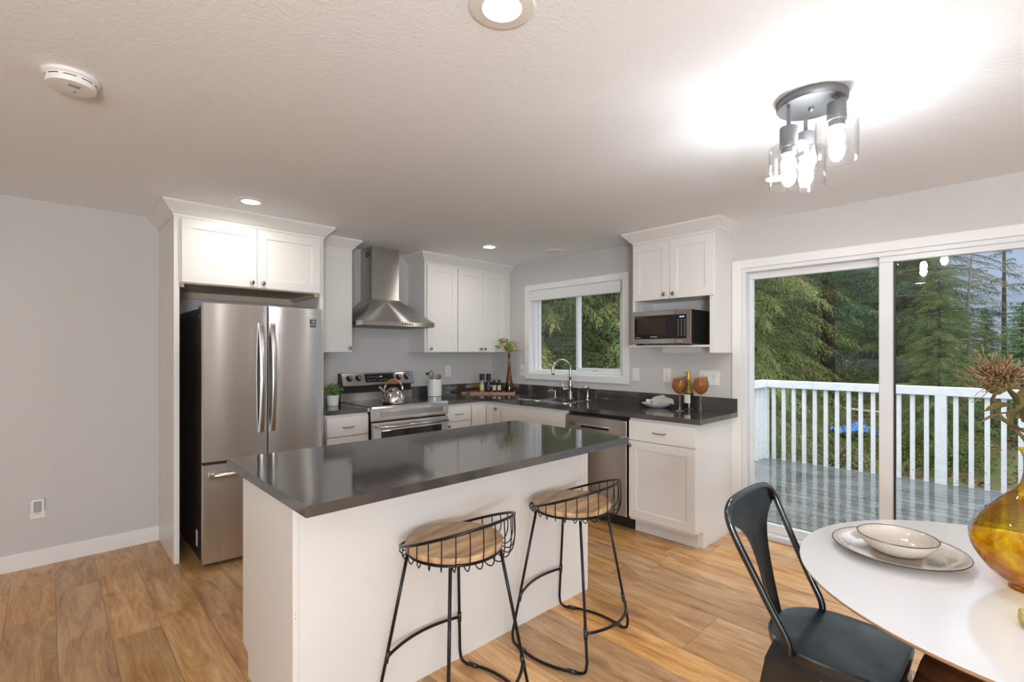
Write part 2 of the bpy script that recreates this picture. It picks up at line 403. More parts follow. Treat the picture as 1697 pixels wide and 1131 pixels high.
EDGE = mat('gold_edge', (.30, .22, .12), .4)
SOIL = mat('dark_soil', (.02, .014, .01), .9)
FILT = mat('hood_filter', (.10, .10, .10), .4, .8)

# ================================================================ SETTING
H = 2.349
XL, YF = -7.5, -9.0          # left and front walls of the living area, outside the frame
struct('floor', B((XL - .1, 0.0, YF - .1, 0.0, -.12, 0.0)), OAK)
struct('ceiling', B((XL - .1, .12, YF - .1, .12, H, H + .12)), CEIL)
struct('wall_back', B((XL - .1, .12, 0, .12, -.1, H)), WALL)
# right wall with openings: sink window y -1.825..-.637 z 1.142..2.038 ; door y -4.95..-2.878 z 0..2.009
DY0, DY1, DZ = -2.885, -5.02, 2.004
WY0, WY1, WZ0, WZ1 = -.637, -1.825, 1.142, 2.038
struct('wall_right', B((0, .14, WY0, .12, -.1, H), (0, .14, WY1, WY0, -.1, WZ0), (0, .14, WY1, WY0, WZ1, H),
       (0, .14, DY0, WY1, -.1, H), (0, .14, DY1, DY0, DZ, H), (0, .14, YF, DY1, -.1, H), (0, .14, DY1, DY0, -.12, 0.0)), WALL)
struct('wall_left', B((XL - .1, XL, YF, -8.8, -.1, H), (XL - .1, XL, -6.2, 0, -.1, H), (XL - .1, XL, -8.8, -6.2, -.1, .55), (XL - .1, XL, -8.8, -6.2, 2.05, H)), WALL)
struct('wall_front', B((XL, -6.9, YF - .1, YF, -.1, H), (-4.4, 0, YF - .1, YF, -.1, H), (-6.9, -4.4, YF - .1, YF, -.1, .45), (-6.9, -4.4, YF - .1, YF, 2.1, H)), WALL)
def base_prof(bm, path):
    sweep(bm, path, [(0, 0), (.014, 0), (.014, .098), (.010, .103), (0, .103)])
bm = bmesh.new(); base_prof(bm, [(XL, 0), (-3.236, 0)]); struct('baseboard_back', bm, TRIM)
bm = bmesh.new(); base_prof(bm, [(XL, YF), (XL, 0)]); struct('baseboard_left', bm, TRIM)
bm = bmesh.new(); base_prof(bm, [(0, DY1 - .07), (0, YF)]); struct('baseboard_right', bm, TRIM)
# unseen windows behind the photographer, frames built around the added fill lamps
for nm, bx in (('window_3', [(-6.9, -4.4, YF - .04, YF - .005, .45, .52), (-6.9, -4.4, YF - .04, YF - .005, 2.03, 2.1), (-6.9, -6.83, YF - .04, YF - .005, .52, 2.03), (-4.47, -4.4, YF - .04, YF - .005, .52, 2.03), (-5.69, -5.61, YF - .04, YF - .005, .52, 2.03)]),
               ('window_2', [(XL - .04, XL - .005, -8.8, -6.2, .55, .62), (XL - .04, XL - .005, -8.8, -6.2, 1.98, 2.05), (XL - .04, XL - .005, -8.8, -8.73, .62, 1.98), (XL - .04, XL - .005, -6.27, -6.2, .62, 1.98), (XL - .04, XL - .005, -7.54, -7.46, .62, 1.98)])):
    struct(nm, B(*bx, bev=.004), VINYL)

# ---- sink window (window_1)
w = thing('window_1', None, None, (0, 0, 0)); w['kind'] = 'structure'
def frame_boxes(y0, y1, z0, z1, x0, x1, t, tb=None, tt=None):
    """rectangular frame lying in the plane of the right wall; y0>y1"""
    tb = tb or t; tt = tt or t
    return [(x0, x1, y1, y0, z0, z0 + tb), (x0, x1, y1, y0, z1 - tt, z1), (x0, x1, y0 - t, y0, z0 + tb, z1 - tt), (x0, x1, y1, y1 + t, z0 + tb, z1 - tt)]
obj('window_casing', B(*frame_boxes(-.567, -1.896, 1.079, 2.10, -.018, 0, .07, .064, .062), bev=.002), TRIM, w)
obj('window_jamb', B(*frame_boxes(WY0, WY1, WZ0, WZ1, -.004, .075, .012), bev=.001), VINYL, w)
obj('window_frame', B(*frame_boxes(WY0 - .012, WY1 + .012, WZ0 + .012, WZ1 - .012, .045, .125, .03, .028), bev=.003), VINYL, w)
# fixed sash left, sliding sash right
YM = -1.262
s1 = obj('fixed_sash', B(*frame_boxes(WY0 - .04, YM + .005, 1.165, WZ1 - .04, .085, .115, .02), bev=.003), VINYL, w)
obj('pane', B((.099, .103, YM + .02, WY0 - .055, 1.18, 1.985)), GLASS, s1)
s2 = obj('sliding_sash', B(*frame_boxes(YM + .03, WY1 + .035, 1.168, WZ1 - .04, .052, .085, .034, .046), bev=.003), VINYL, w)
obj('pane', B((.066, .070, WY1 + .06, YM + .0, 1.205, 1.985)), GLASS, s2)
obj('sash_latch', B((.044, .052, -1.50, -1.44, 1.186, 1.194), bev=.002), PRINTG, s2)
sh = thing('roller_shade', 'white roller shade cassette rolled up at the top of the sink window', 'window shade', (0, 0, 0))
obj('cassette', B((-.012, .045, -1.806, -.642, 1.928, 2.034), bev=.005, seg=2), VINYL, sh)
obj('end_bracket', B((-.010, .04, -1.820, -1.808, 1.932, 2.030), bev=.002), STEELP, sh)
bm = bmesh.new(); tube(bm, [(.0, -1.795, 1.93), (.03, -.66, 1.93)], .006); obj('bottom_rail', bm, VINYL, sh, smooth=True)

# ---- sliding glass door (door_1)
d = thing('door_1', None, None, (0, 0, 0)); d['kind'] = 'structure'
bm = B((-.018, 0, -2.885, -2.8155, 0, 2.066), (-.018, 0, DY1 - .07, -2.885, DZ, 2.066), (-.018, 0, DY1 - .07, DY1, 0, DZ), bev=.002)
obj('door_casing', bm, TRIM, d)
bm = B((-.008, .10, -2.913, -2.885, .0, DZ), (-.008, .10, DY1, DY1 + .028, .0, DZ), (-.008, .10, DY1 + .028, -2.913, DZ - .03, DZ), (-.002, .13, DY1, -2.885, .0, .035), bev=.003)
obj('door_frame', bm, VINYL, d)
obj('door_sill', B((-.028, .0, DY1, -2.885, .0, .018), bev=.004), mat('aluminium_sill', (.55, .50, .45), .4, .3), d)
p1 = obj('sliding_panel', B(*frame_boxes(-2.913, -3.80, .035, DZ - .03, .055, .092, .03, .062, .05), bev=.004), VINYL, d)
obj('pane', B((.070, .074, -3.78, -2.935, .09, 1.935)), GLASS, p1)
p2 = obj('fixed_panel', B(*frame_boxes(-3.725, DY1 + .03, .035, DZ - .015, .008, .048, .075, .062, .05), bev=.004), VINYL, d)
obj('pane', B((.026, .030, DY1 + .07, -3.79, .09, 1.95)), GLASS, p2)
obj('weatherstrip', B((.002, .008, -3.812, -3.802, .10, 1.94)), BLACKP, p2)
# rain drops on the outside of the lower glass
def drops(nm, x, y0, y1, n, parent):
    rnd = random.Random(3); V = []; Fc = []
    for i in range(n):
        y = rnd.uniform(y1, y0); z = .10 + abs(rnd.gauss(0, .26)); r = rnd.uniform(.0012, .0034)
        if z > 1.0: continue
        b = len(V)
        V.append((x + r * .6, y, z))
        for k in range(6):
            a = k * PI / 3; V.append((x, y + r * math.cos(a), z + r * 1.25 * math.sin(a)))
        for k in range(6): Fc.append((b, b + 1 + k, b + 1 + (k + 1) % 6))
    me = bpy.data.meshes.new(nm); me.from_pydata(V, [], Fc); me.materials.append(DROP)
    o = bpy.data.objects.new(nm, me); COL.objects.link(o); o.parent = parent; o['kind'] = 'stuff'
DROP = mat('rain_drop', (.75, .8, .82), .05, spec=1.0, trans=.6, ior=1.33)
drops('rain_drops', .0745, -2.94, -3.77, 2600, p1); drops('rain_drops', .0305, -3.80, -4.9, 2600, p2)

# ================================================================ CABINETRY
def shaker(w_, h_, t=.019, rail=.062, drop=.007, slab=False):
    """door centred on local x, bottom at z=0, back at y=0, front at y=-t"""
    bm = bmesh.new()
    if slab:
        box(bm, -w_ / 2, w_ / 2, -t, 0, 0, h_, bev=.0015); return bm
    a, b = w_ / 2, w_ / 2 - rail
    box(bm, -a, a, -t, 0, 0, rail, bev=.0012); box(bm, -a, a, -t, 0, h_ - rail, h_, bev=.0012)
    box(bm, -a, -b, -t, 0, rail, h_ - rail, bev=.0012); box(bm, b, a, -t, 0, rail, h_ - rail, bev=.0012)
    box(bm, -b, b, -t + drop, -.002, rail, h_ - rail)
    return bm
def knob(parent, x, z, t=.019, m=None):
    bm = bmesh.new()
    M_ = Matrix.Translation((x, -t, z)) @ Matrix.Rotation(PI / 2, 4, 'X')
    lathe(bm, [(0, 0), (.0075, 0), (.006, .003), (.005, .010), (.012, .014), (.0155, .019), (.0145, .024), (.009, .028), (0, .029)], seg=20, mat=M_, cap=False)
    return obj('knob', bm, m or PEWTER, parent, smooth=True)
def pull(parent, x, z, L=.098, t=.019):
    bm = bmesh.new(); h = L / 2
    tube(bm, spline([(x - h, -t, z), (x - h * .86, -t - .018, z - .002), (x - h * .4, -t - .025, z - .004), (x, -t - .026, z - .004), (x + h * .4, -t - .025, z - .004), (x + h * .86, -t - .018, z - .002), (x + h, -t, z)], 5), [.0035] * 3 + [.0045] * 25 + [.0035] * 3, 8)
    return obj('bar_pull', bm, PEWTER, parent)
def cabinet(name, label, loc, rz, w_, z0, z1, depth, fronts, group=None, toe=0, cat='cabinet', skip_body=None, bodybox=None):
    """local frame: x along the width from 0..w_, back at y=0, face at y=-depth; loc is at floor/wall"""
    t = thing(name, label, cat, (loc[0], loc[1], 0), rz, group)
    t['z_base'] = z0
    del t['z_base']
    bx = bodybox or [(0, w_, -depth, 0, z0 + toe, z1)]
    if toe: bx = bx + [(0, w_, -depth + .075, 0, z0, z0 + toe)]
    obj('cabinet_body', B(*bx, bev=.001), CAB, t)
    for f in fronts:
        kind, x0, x1, a, b = f[:5]
        nm = 'door' if kind == 'door' else 'drawer'
        q = obj(nm, shaker(x1 - x0, b - a, slab=(kind != 'door')), CAB, t, loc=((x0 + x1) / 2, -depth - .001, a))
        for hw in f[5:]:
            if hw[0] == 'k': knob(q, hw[1], hw[2])
            else: pull(q, hw[1], hw[2])
    return t
CROWN = [(0, 0), (.004, 0), (.006, .016), (.014, .02), (.030, .040), (.062, .074), (.068, .080), (.068, .094), (0, .094)]
CROWNZ = 2.2545
def crown(parent, path, ox=0, oy=0):
    bm = bmesh.new(); sweep(bm, path, [(o, CROWNZ + z) for o, z in CROWN]); return obj('crown_moulding', bm, CAB, parent)

# ---- refrigerator enclosure
T = thing('refrigerator_enclosure', 'tall white cabinet surround with two doors above the steel refrigerator', 'cabinet', (-3.235, 0, 0))
obj('side_panel', B((0, .031, -.584, 0, 0, 2.2545), bev=.001), CAB, T)
obj('side_panel', B((.944, .975, -.584, 0, 0, 2.2545), bev=.001), CAB, T)
obj('cabinet_body', B((.031, .944, -.584, 0, 1.825, 2.2545), bev=.001), CAB, T)
obj('underside_rail', B((.035, .940, -.035, -.005, 1.775, 1.825), (.915, .940, -.56, -.035, 1.800, 1.825), (.035, .06, -.56, -.035, 1.800, 1.825), (.035, .94, -.57, -.005, 1.822, 1.8248)), CABIN, T)
for x0, x1, kx in ((.040, .489, .19), (.4925, .941, -.19)):
    q = obj('door', shaker(x1 - x0, .418), CAB, T, loc=((x0 + x1) / 2, -.585, 1.829)); knob(q, kx, .035)
crown(T, [(0, 0), (0, -.584), (.975, -.584), (.975, -.404)])

# ---- upper cabinet beside the hood, left
T = cabinet('wall_cabinet', 'single-door white wall cabinet between refrigerator and range hood', (-2.258, 0), 0, .360, 1.37, CROWNZ, .310,
            [('door', .004, .354, 1.372, 2.235, ('k', .146, .034))])
crown(T, [(0.0, -.310), (.360, -.310), (.360, 0)])
# ---- upper cabinets right of the hood
T = cabinet('wall_cabinet', 'three-door white wall cabinet from range hood to the corner', (-1.148, 0), 0, 1.147, 1.37, CROWNZ, .310,
            [('door', .022, .387, 1.372, 2.235, ('k', -.150, .034)), ('door', .402, .722, 1.372, 2.235, ('k', .134, .034)), ('door', .725, 1.072, 1.372, 2.235, ('k', -.145, .034))])
crown(T, [(0, 0), (0, -.310), (1.147, -.310)])
# ---- microwave cabinet on the right wall (local x -> world -y, local -y -> world -x)
RZ = -PI / 2
T = thing('wall_cabinet', 'two-door white cabinet with open microwave shelf by the sliding door', 'cabinet', (0, -2.125, 0), RZ)
obj('cabinet_body', B((0, .687, -.310, 0, 1.79, CROWNZ), (.649, .687, -.310, 0, 1.367, 1.79), (0, .022, -.310, 0, 1.4265, 1.79), (.022, .649, -.010, 0, 1.4265, 1.79), (.1, .649, -.022, 0, 1.367, 1.411), bev=.001), CAB, T)
obj('shelf', B((-.03, .649, -.318, 0, 1.411, 1.4265), bev=.001), CAB, T)
for x0, x1, kx in ((.015, .338, .125), (.3415, .683, -.134)):
    q = obj('door', shaker(x1 - x0, .455), CAB, T, loc=((x0 + x1) / 2, -.311, 1.788)); knob(q, kx, .035)
crown(T, [(0, 0), (0, -.310), (.687, -.310), (.687, 0)])

# ---- base cabinets
BT = .878                       # cabinet top / underside of stone
cabinet('base_cabinet', 'white three-drawer base cabinet between refrigerator and range', (-2.258, 0), 0, .358, 0, BT, .610,
        [('drawer', .004, .354, .703, .855, ('p', 0, .072)), ('drawer', .004, .354, .412, .697, ('p', 0, .235)), ('drawer', .004, .354, .118, .406, ('p', 0, .235))], toe=.105)
cabinet('base_cabinet', 'white drawer and door base cabinet just right of the range', (-1.132, 0), 0, .316, 0, BT, .610,
        [('drawer', .004, .309, .712, .855, ('p', 0, .07)), ('door', .004, .309, .118, .706, ('k', -.122, .555))], toe=.105)
# corner cabinet, L-shaped, with bifold door
T = thing('corner_cabinet', 'white corner base cabinet with bifold doors and one round knob', 'cabinet', (0, 0, 0))
bm = bmesh.new(); prism(bm, [(-.814, -.003), (-.814, -.61), (-.61, -.61), (-.61, -.851), (-.003, -.851), (-.003, -.003)], .105, BT)
prism(bm, [(-.814, -.003), (-.814, -.535), (-.535, -.535), (-.535, -.851), (-.003, -.851), (-.003, -.003)], 0, .105); obj('cabinet_body', bm, CAB, T)
obj('door', shaker(.176, .74), CAB, T, loc=(-.72, -.611, .115))
q = obj('door', shaker(.196, .74), CAB, T, loc=(-.611, -.733, .115), rot=(0, 0, RZ)); knob(q, .055, .70)
cabinet('sink_base_cabinet', 'white sink base cabinet with plain false front under the sink', (0, -.853), RZ, .817, 0, BT, .610,
        [('drawer', .006, .811, .704, .852), ('door', .006, .407, .118, .697, ('k', .165, .545)), ('door', .410, .811, .118, .697, ('k', -.165, .545))], toe=.105,
        bodybox=[(0, .018, -.61, 0, .105, BT), (.799, .817, -.61, 0, .105, BT), (.018, .799, -.61, -.59, .105, BT), (.018, .799, -.59, 0, .105, .123), (.018, .799, -.018, 0, .123, BT)])
T = cabinet('base_cabinet', 'white drawer and door base cabinet with exposed end panel by the sliding door', (0, -2.292), RZ, .505, 0, BT, .610,
        [('drawer', .004, .526, .712, .856, ('p', -.005, .075)), ('door', .004, .526, .128, .706, ('k', -.24, .545))], toe=.105)
bm = bmesh.new(); prism(bm, [(0, 0), (-.505, 0), (-.505, .105), (-.53, .118), (-.612, .122), (-.612, BT), (0, BT)], .505, .526, axis='x'); obj('end_panel', bm, CAB, T)

# ---- countertops
T = thing('countertop', 'short dark stone countertop piece between refrigerator and range', 'countertop', (-2.258, 0, BT))
obj('slab', B((0, .360, -.641, 0, 0, .036), bev=.0015), QUARTZ, T); obj('backsplash', B((0, .360, -.020, 0, .036, .138), bev=.001), QUARTZ, T)
T = thing('countertop', 'long L-shaped dark stone countertop along range and sink walls', 'countertop', (0, 0, BT))
SX0, SX1, SY0, SY1 = -.545, -.135, -.872, -1.60
bm = B((-1.133, -.641, -.641, 0, 0, .036), (-.641, 0, SY0, 0, 0, .036), (-.641, SX0, SY1, SY0, 0, .036), (SX1, 0, SY1, SY0, 0, .036), (-.641, 0, -2.858, SY1, 0, .036))
obj('slab', bm, QUARTZ, T)
obj('backsplash', B((-1.133, -.020, -.020, 0, .036, .138), (-.020, 0, -2.858, 0, .036, .138)), QUARTZ, T)

# ---- sink
T = thing('kitchen_sink', 'double-bowl stainless steel undermount sink below the window', 'sink', (-.34, -1.236, .878))
def bowl_bm(x0, x1, y0, y1, dep):
    bm = bmesh.new(); rings = []
    def rr(x0, x1, y0, y1, r, z):
        out = []
        for cx_, cy_, a0 in ((x1 - r, y1 - r, 0), (x0 + r, y1 - r, PI / 2), (x0 + r, y0 + r, PI), (x1 - r, y0 + r, 1.5 * PI)):
            for k in range(6):
                a = a0 + k * PI / 10; out.append(bm.verts.new((cx_ + r * math.cos(a), cy_ + r * math.sin(a), z)))
        return out
    for ins, r, z in ((-.02, .07, 0), (0, .06, 0), (.004, .06, -.01), (.012, .055, -dep + .03), (.022, .05, -dep + .008), (.045, .04, -dep)):
        rings.append(rr(x0 + ins, x1 - ins, y0 + ins, y1 - ins, r, z))
    for a, b in zip(rings, rings[1:]):
        for k in range(24): bm.faces.new((a[k], a[(k + 1) % 24], b[(k + 1) % 24], b[k]))
    bm.faces.new(rings[-1]); bmesh.ops.recalc_face_normals(bm, faces=bm.faces[:])
    bmesh.ops.reverse_faces(bm, faces=bm.faces[:])
    return bm
SINKS = mat('sink_steel', (.62, .62, .62), .22, 1, bump=.1, bscale=120)
obj('basin', bowl_bm(-.205, .205, .012, .364, .19), SINKS, T, smooth=True); obj('basin', bowl_bm(-.205, .205, -.364, -.012, .19), SINKS, T, smooth=True)
for y in (.19, -.19):
    bm = bmesh.new(); lathe(bm, [(0, 0), (.03, 0), (.042, .002), (.045, .003)], (0, y, -.1895), 24, cap=False); obj('drain', bm, CHROME, T, smooth=True)

# ---- faucet set
T = thing('kitchen_faucet', 'tall gooseneck faucet with side lever behind the sink', 'faucet', (-.072, -1.262, .914))
bm = bmesh.new(); lathe(bm, [(.028, 0), (.028, .012), (.022, .018), (.021, .045), (.027, .05), (.027, .058), (.021, .064), (.022, .115), (.024, .125), (.018, .15), (.0125, .17), (.0125, .18)], seg=24); obj('body', bm, STEELP, T, smooth=True)
bm = bmesh.new(); R_ = .098
pts = [(0, 0, .17), (0, 0, .22), (0, 0, .27)] + [(-R_ + R_ * math.cos(a), 0, .28 + R_ * math.sin(a)) for a in [k * PI * 1.08 / 14 for k in range(15)]]
pts += [(-2 * R_ + .004, 0, .236)]
tube(bm, [(x * .93, x * -.36, z) for x, y, z in pts], [.0125] * (len(pts) - 2) + [.013, .0165], 14); obj('gooseneck_spout', bm, STEELP, T)
bm = bmesh.new(); tube(bm, spline([(0, 0, .095), (-.02, .03, .092), (-.035, .055, .086), (-.036, .062, .11), (-.045, .075, .17)], 5), [.012] * 6 + [.013] * 5 + [.007] * 5 + [.005] * 4 + [.006], 10); obj('lever', bm, STEELP, T)
T = thing('soap_dispenser', 'small metal soap dispenser pump left of the faucet', 'soap dispenser', (-.085, -1.075, .914))
bm = bmesh.new(); lathe(bm, [(.017, 0), (.017, .005), (.010, .010), (.009, .05), (.012, .052), (.012, .066), (.009, .068)], seg=16); obj('pump_body', bm, STEELP, T, smooth=True)
bm = bmesh.new(); tube(bm, spline([(0, 0, .061), (-.03, .02, .066), (-.055, .035, .068), (-.062, .04, .055)], 5), .0042, 8); obj('nozzle', bm, STEELP, T)
T = thing('side_sprayer', 'metal side sprayer standing right of the faucet', 'faucet sprayer', (-.075, -1.478, .914))
bm = bmesh.new(); lathe(bm, [(.020, 0), (.020, .006), (.015, .012), (.012, .03), (.013, .09), (.014, .095)], seg=18); obj('stem', bm, STEELP, T, smooth=True)
bm = bmesh.new(); tube(bm, spline([(.022, .0, .085), (.012, 0, .108), (-.012, .005, .118), (-.034, .012, .112)], 4), [.009, .012, .013, .014, .014, .014, .014, .014, .014, .015, .015, .015, .016], 12); obj('spray_head', bm, STEELP, T)

# ================================================================ ISLAND
T = thing('kitchen_island', 'white kitchen island base under the dark island top', 'kitchen island', (-2.385, -2.326, 0))
X0, X1 = -.824, .826; Y0, Y1 = -.297, .297
notch = [(Y0, 0), (Y0, .878), (Y1 - .0, .878), (Y1 - .0, .115), (Y1 - .075, .100), (Y1 - .075, 0)]
for xa, xb in ((X0, X0 + .020), (X1 - .020, X1)):
    bm = bmesh.new(); prism(bm, notch, xa, xb, axis='x'); obj('end_panel', bm, CAB, T)
obj('back_panel', B((X0 + .020, X1 - .020, Y0 + .004, Y0 + .02, 0, .878)), CAB, T)
obj('cabinet_body', B((X0 + .02, X1 - .02, Y0 + .02, Y1 - .002, .105, .878), (X0 + .02, X1 - .02, Y0 + .02, Y1 - .075, 0, .105)), CAB, T)
for k in range(4):
    wd = (X1 - X0 - .008) / 4; xa = X0 + .004 + k * wd
    q = obj('drawer', shaker(wd - .004, .145, slab=True), CAB, T, loc=(xa + wd / 2, Y1 - .001, .712), rot=(0, 0, PI)); pull(q, 0, .07)
    q = obj('door', shaker(wd - .004, .588), CAB, T, loc=(xa + wd / 2, Y1 - .001, .118), rot=(0, 0, PI)); knob(q, (.165 if k % 2 else -.165), .545)
for pz, px_ in ((.462, X0 + .009), (.446, X0 + .009), (.20, X0 + .010)):
    obj('nail_hole', B((px_ - .0012, px_ + .0012, Y0 - .0006, Y0 + .001, pz, pz + .003)), BLACKP, T)
T = thing('island_countertop', 'long dark polished stone slab topping the island', 'countertop', (-2.4075, -2.4495, BT))
obj('slab', B((-.8585, .8585, -.4445, .4445, 0, .036), bev=.0015, seg=2), QUARTZ, T)

# ================================================================ REFRIGERATOR
T = thing('refrigerator', 'stainless french-door refrigerator with bottom freezer drawer', 'refrigerator', (-2.7395, 0, 0))
HW = .3775
obj('cabinet_shell', B((-HW + .002, HW - .002, -.745, -.05, .035, 1.655), bev=.004, seg=2), DARKP, T)
obj('toe_grille', B((-HW + .02, HW - .02, -.74, -.1, .0, .035)), BLACKP, T)
def yfront(x): return -.800 - .022 * (1 - (x / HW) ** 2)
def doorpoly(xa, xb, r=.006):
    P = [(xa, -.752), (xa, yfront(xa) + r)]
    n = 14
    for k in range(n + 1):
        x = xa + (xb - xa) * k / n
        if k == 0: x += r * .6
        if k == n: x -= r * .6
        P.append((x, yfront(x)))
    P += [(xb, yfront(xb) + r), (xb, -.752)]
    return P
def fdoor(name, xa, xb, za, zb):
    bm = bmesh.new(); prism(bm, doorpoly(xa, xb), za, zb, 'z'); return obj(name, bm, STEEL, T, smooth=True)
dl = fdoor('door', -HW, -.003, .674, 1.685); dr = fdoor('door', .003, HW, .674, 1.685); fz = fdoor('freezer_drawer', -HW, HW, .030, .655)
obj('gasket', B((-HW + .01, HW - .01, -.760, -.745, .04, 1.67), (-HW + .012, HW - .012, -.785, -.74, .655, .674)), BLACKP, T)
for d_, x in ((dl, -.044), (dr, .028)):
    bm = bmesh.new(); za, zb = .835, 1.568; n = 16; rows = []
    for k in range(n + 1):
        t = k / n; z = za + (zb - za) * t; yo = yfront(x) - .014 - .044 * math.sin(PI * t) ** .8
        hw = .0155
        rows.append([bm.verts.new(p) for p in ((x - hw, yo + .016, z), (x - hw, yo + .004, z), (x - hw * .6, yo, z), (x + hw * .6, yo, z), (x + hw, yo + .004, z), (x + hw, yo + .016, z))])
    for a, b in zip(rows, rows[1:]):
        for q in range(6): bm.faces.new((a[q], a[(q + 1) % 6], b[(q + 1) % 6], b[q]))
    bm.faces.new(rows[0][::-1]); bm.faces.new(rows[-1]); bmesh.ops.recalc_face_normals(bm, faces=bm.faces[:])
    h_ = obj('handle', bm, STEELP, d_, smooth=True)
    for z in (za + .004, zb - .034): obj('handle_mount', B((x - .011, x + .011, yfront(x) - .018, yfront(x) + .001, z, z + .03), bev=.002), STEELP, h_)
bm = bmesh.new(); pts = [(xx, yfront(0) - .048 + .030 * abs(xx / .345) ** 4, .590) for xx in np.linspace(-.345, .345, 21)]
tube(bm, pts, .0135, 12, rz=.8); h_ = obj('handle', bm, STEELP, fz)
for xa in (-.335, .315): obj('handle_mount', B((xa, xa + .02, -.85, -.80, .582, .598), bev=.002), STEELP, h_)
for xa in (-HW + .004, HW - .055): obj('hinge_cover', B((xa, xa + .051, -.79, -.66, 1.655, 1.672), bev=.004), GREYM, T)
bm = bmesh.new(); lathe(bm, [(.011, 0), (.011, .0015), (0, .0015)], seg=16, mat=Matrix.Translation((-HW + .002, -.70, 1.60)) @ Matrix.Rotation(-PI / 2, 4, 'Y')); obj('hinge_cap', bm, GREYM, T)
obj('rating_label', B((-HW + .0005, -HW + .002, -.640, -.600, .10, .205)), PLAST, T)
for k in range(7): obj('label_print', B((-HW + .0, -HW + .0005, -.635, -.605, .108 + k * .013, .113 + k * .013)), PRINTG, T)
bd = obj('warranty_badge', B((-.022, .022, -.0008, .0012, -.028, .028)), BLACKG, T, loc=(.309, yfront(.309), 1.580), rot=(0, 0, .076))
text('badge_number', '10', .030, PRINTW, bd, (0, -.0012, .012), (PI / 2, 0, 0))
obj('badge_stripe', B((-.021, .021, -.0014, -.0006, -.0065, -.0045)), PRINTW, bd)
text('badge_line', 'YEAR WARRANTY', .0048, PRINTW, bd, (0, -.0012, -.011), (PI / 2, 0, 0))
text('badge_line', 'DIGITAL INVERTER', .0045, PRINTW, bd, (0, -.0012, -.020), (PI / 2, 0, 0))
text('maker_lettering', 'SAMSUNG', .0155, PRINTW, T, (.300, yfront(.300) - .0012, 1.633), (PI / 2, 0, .09))

# ================================================================ HOOD
T = thing('range_hood', 'stainless chimney range hood above the range', 'range hood', (-1.521, 0, 1.605))
hw, dp = .366, .490
bm = B((-hw, hw, -dp, 0, 0, .040), bev=.0015)
top = [(-.142, -.222), (.142, -.222), (.142, 0), (-.142, 0)]; botm = [(-hw, -dp), (hw, -dp), (hw, 0), (-hw, 0)]
a = [bm.verts.new((x, y, .040)) for x, y in botm]; b = [bm.verts.new((x, y, .258)) for x, y in top]
for i in range(4): bm.faces.new((a[i], a[(i + 1) % 4], b[(i + 1) % 4], b[i]))
bm.faces.new(b); obj('canopy', bm, STEELH, T)
obj('filter_panel', B((-hw + .03, hw - .03, -dp + .03, -.03, -.004, .001)), FILT, T)
ch = obj('chimney_cover', B((-.142, .142, -.222, 0, .258, .600), bev=.001), STEELH, T)
up = obj('chimney_cover', B((-.139, .139, -.219, 0, .600, .7435), bev=.001), STEELH, T)
for k in range(5):
    for y0 in (-.18,): obj('vent_slot', B((-.1402, -.1385, y0, y0 + .085, .655 + k * .010, .661 + k * .010)), BLACKP, up)
for k in range(5):
    bm = bmesh.new(); lathe(bm, [(.007, 0), (.0065, .003), (0, .0035)], seg=14, mat=Matrix.Translation((.082 + k * .026 - .06, -dp, .021)) @ Matrix.Rotation(PI / 2, 4, 'X'), cap=False); obj('push_button', bm, BLACKP, T)

# ================================================================ RANGE
T = thing('kitchen_range', 'stainless electric range with glass cooktop and backguard knobs', 'range', (-1.517, 0, 0))
hw = .379
obj('range_body', B((-hw + .004, hw - .004, -.650, -.02, .03, .905), (-hw + .05, hw - .05, -.60, -.05, 0, .03), bev=.002), BLACKP, T)
bm = B((-hw, hw, -.655, -.075, .905, .918), bev=.002); obj('cooktop_glass', bm, BLACKG, T)
bm = bmesh.new(); prism(bm, [(-.652, .800), (-.682, .800), (-.685, .812), (-.685, .905), (-.675, .9195), (-.645, .9195), (-.645, .905)], -hw, hw, 'x'); fp = obj('front_band', bm, STEEL, T)
obj('band_recess', B((-hw + .05, hw - .045, -.6862, -.6845, .830, .876), bev=.002), STEELH, fp)
obj('band_end_strip', B((-hw + .047, -hw + .053, -.6872, -.6850, .832, .874), (hw - .048, hw - .042, -.6872, -.6850, .832, .874)), PLAST, fp)  # pale plastic strips at both ends of the recess
od = obj('oven_door', B((-hw + .003, hw - .003, -.690, -.652, .215, .787), bev=.004, seg=2), STEEL, T)
obj('oven_window', B((-hw + .075, hw - .075, -.6915, -.689, .33, .715), bev=.001), BLACKG, od)
bm = bmesh.new(); tube(bm, [(-.345, -.735, .750), (.345, -.735, .750)], .0125, 12, rz=1.1); h_ = obj('oven_handle', bm, STEELP, od)
for xa in (-.335, .312): obj('handle_mount', B((xa, xa + .023, -.733, -.688, .740, .760), bev=.003), STEELP, h_)
obj('storage_drawer', B((-hw + .003, hw - .003, -.688, -.652, .045, .208), bev=.004), STEEL, T)
for x, y, r in ((-.19, -.52, .105), (.19, -.52, .085), (-.19, -.24, .085), (.19, -.24, .105)):
    bm = bmesh.new(); tube(bm, [(x + r * math.cos(a), y + r * math.sin(a), .9178) for a in np.linspace(0, 2 * PI, 40)[:-1]], .0009, 4, closed=True); obj('burner_ring', bm, PRINTG, T)
obj('rear_trim', B((-hw + .004, hw - .004, -.075, -.055, .905, .990), bev=.001), STEELH, T)
obj('backguard_shell', B((-hw + .01, hw - .01, -.060, -.02, .90, 1.160)), BLACKP, T)
bm = bmesh.new(); prism(bm, [(-.02, 1.058), (-.115, 1.058), (-.120, 1.066), (-.080, 1.172), (-.02, 1.176)], -hw + .006, hw - .004, 'x'); bg_ = obj('backguard', bm, STEELH, T)
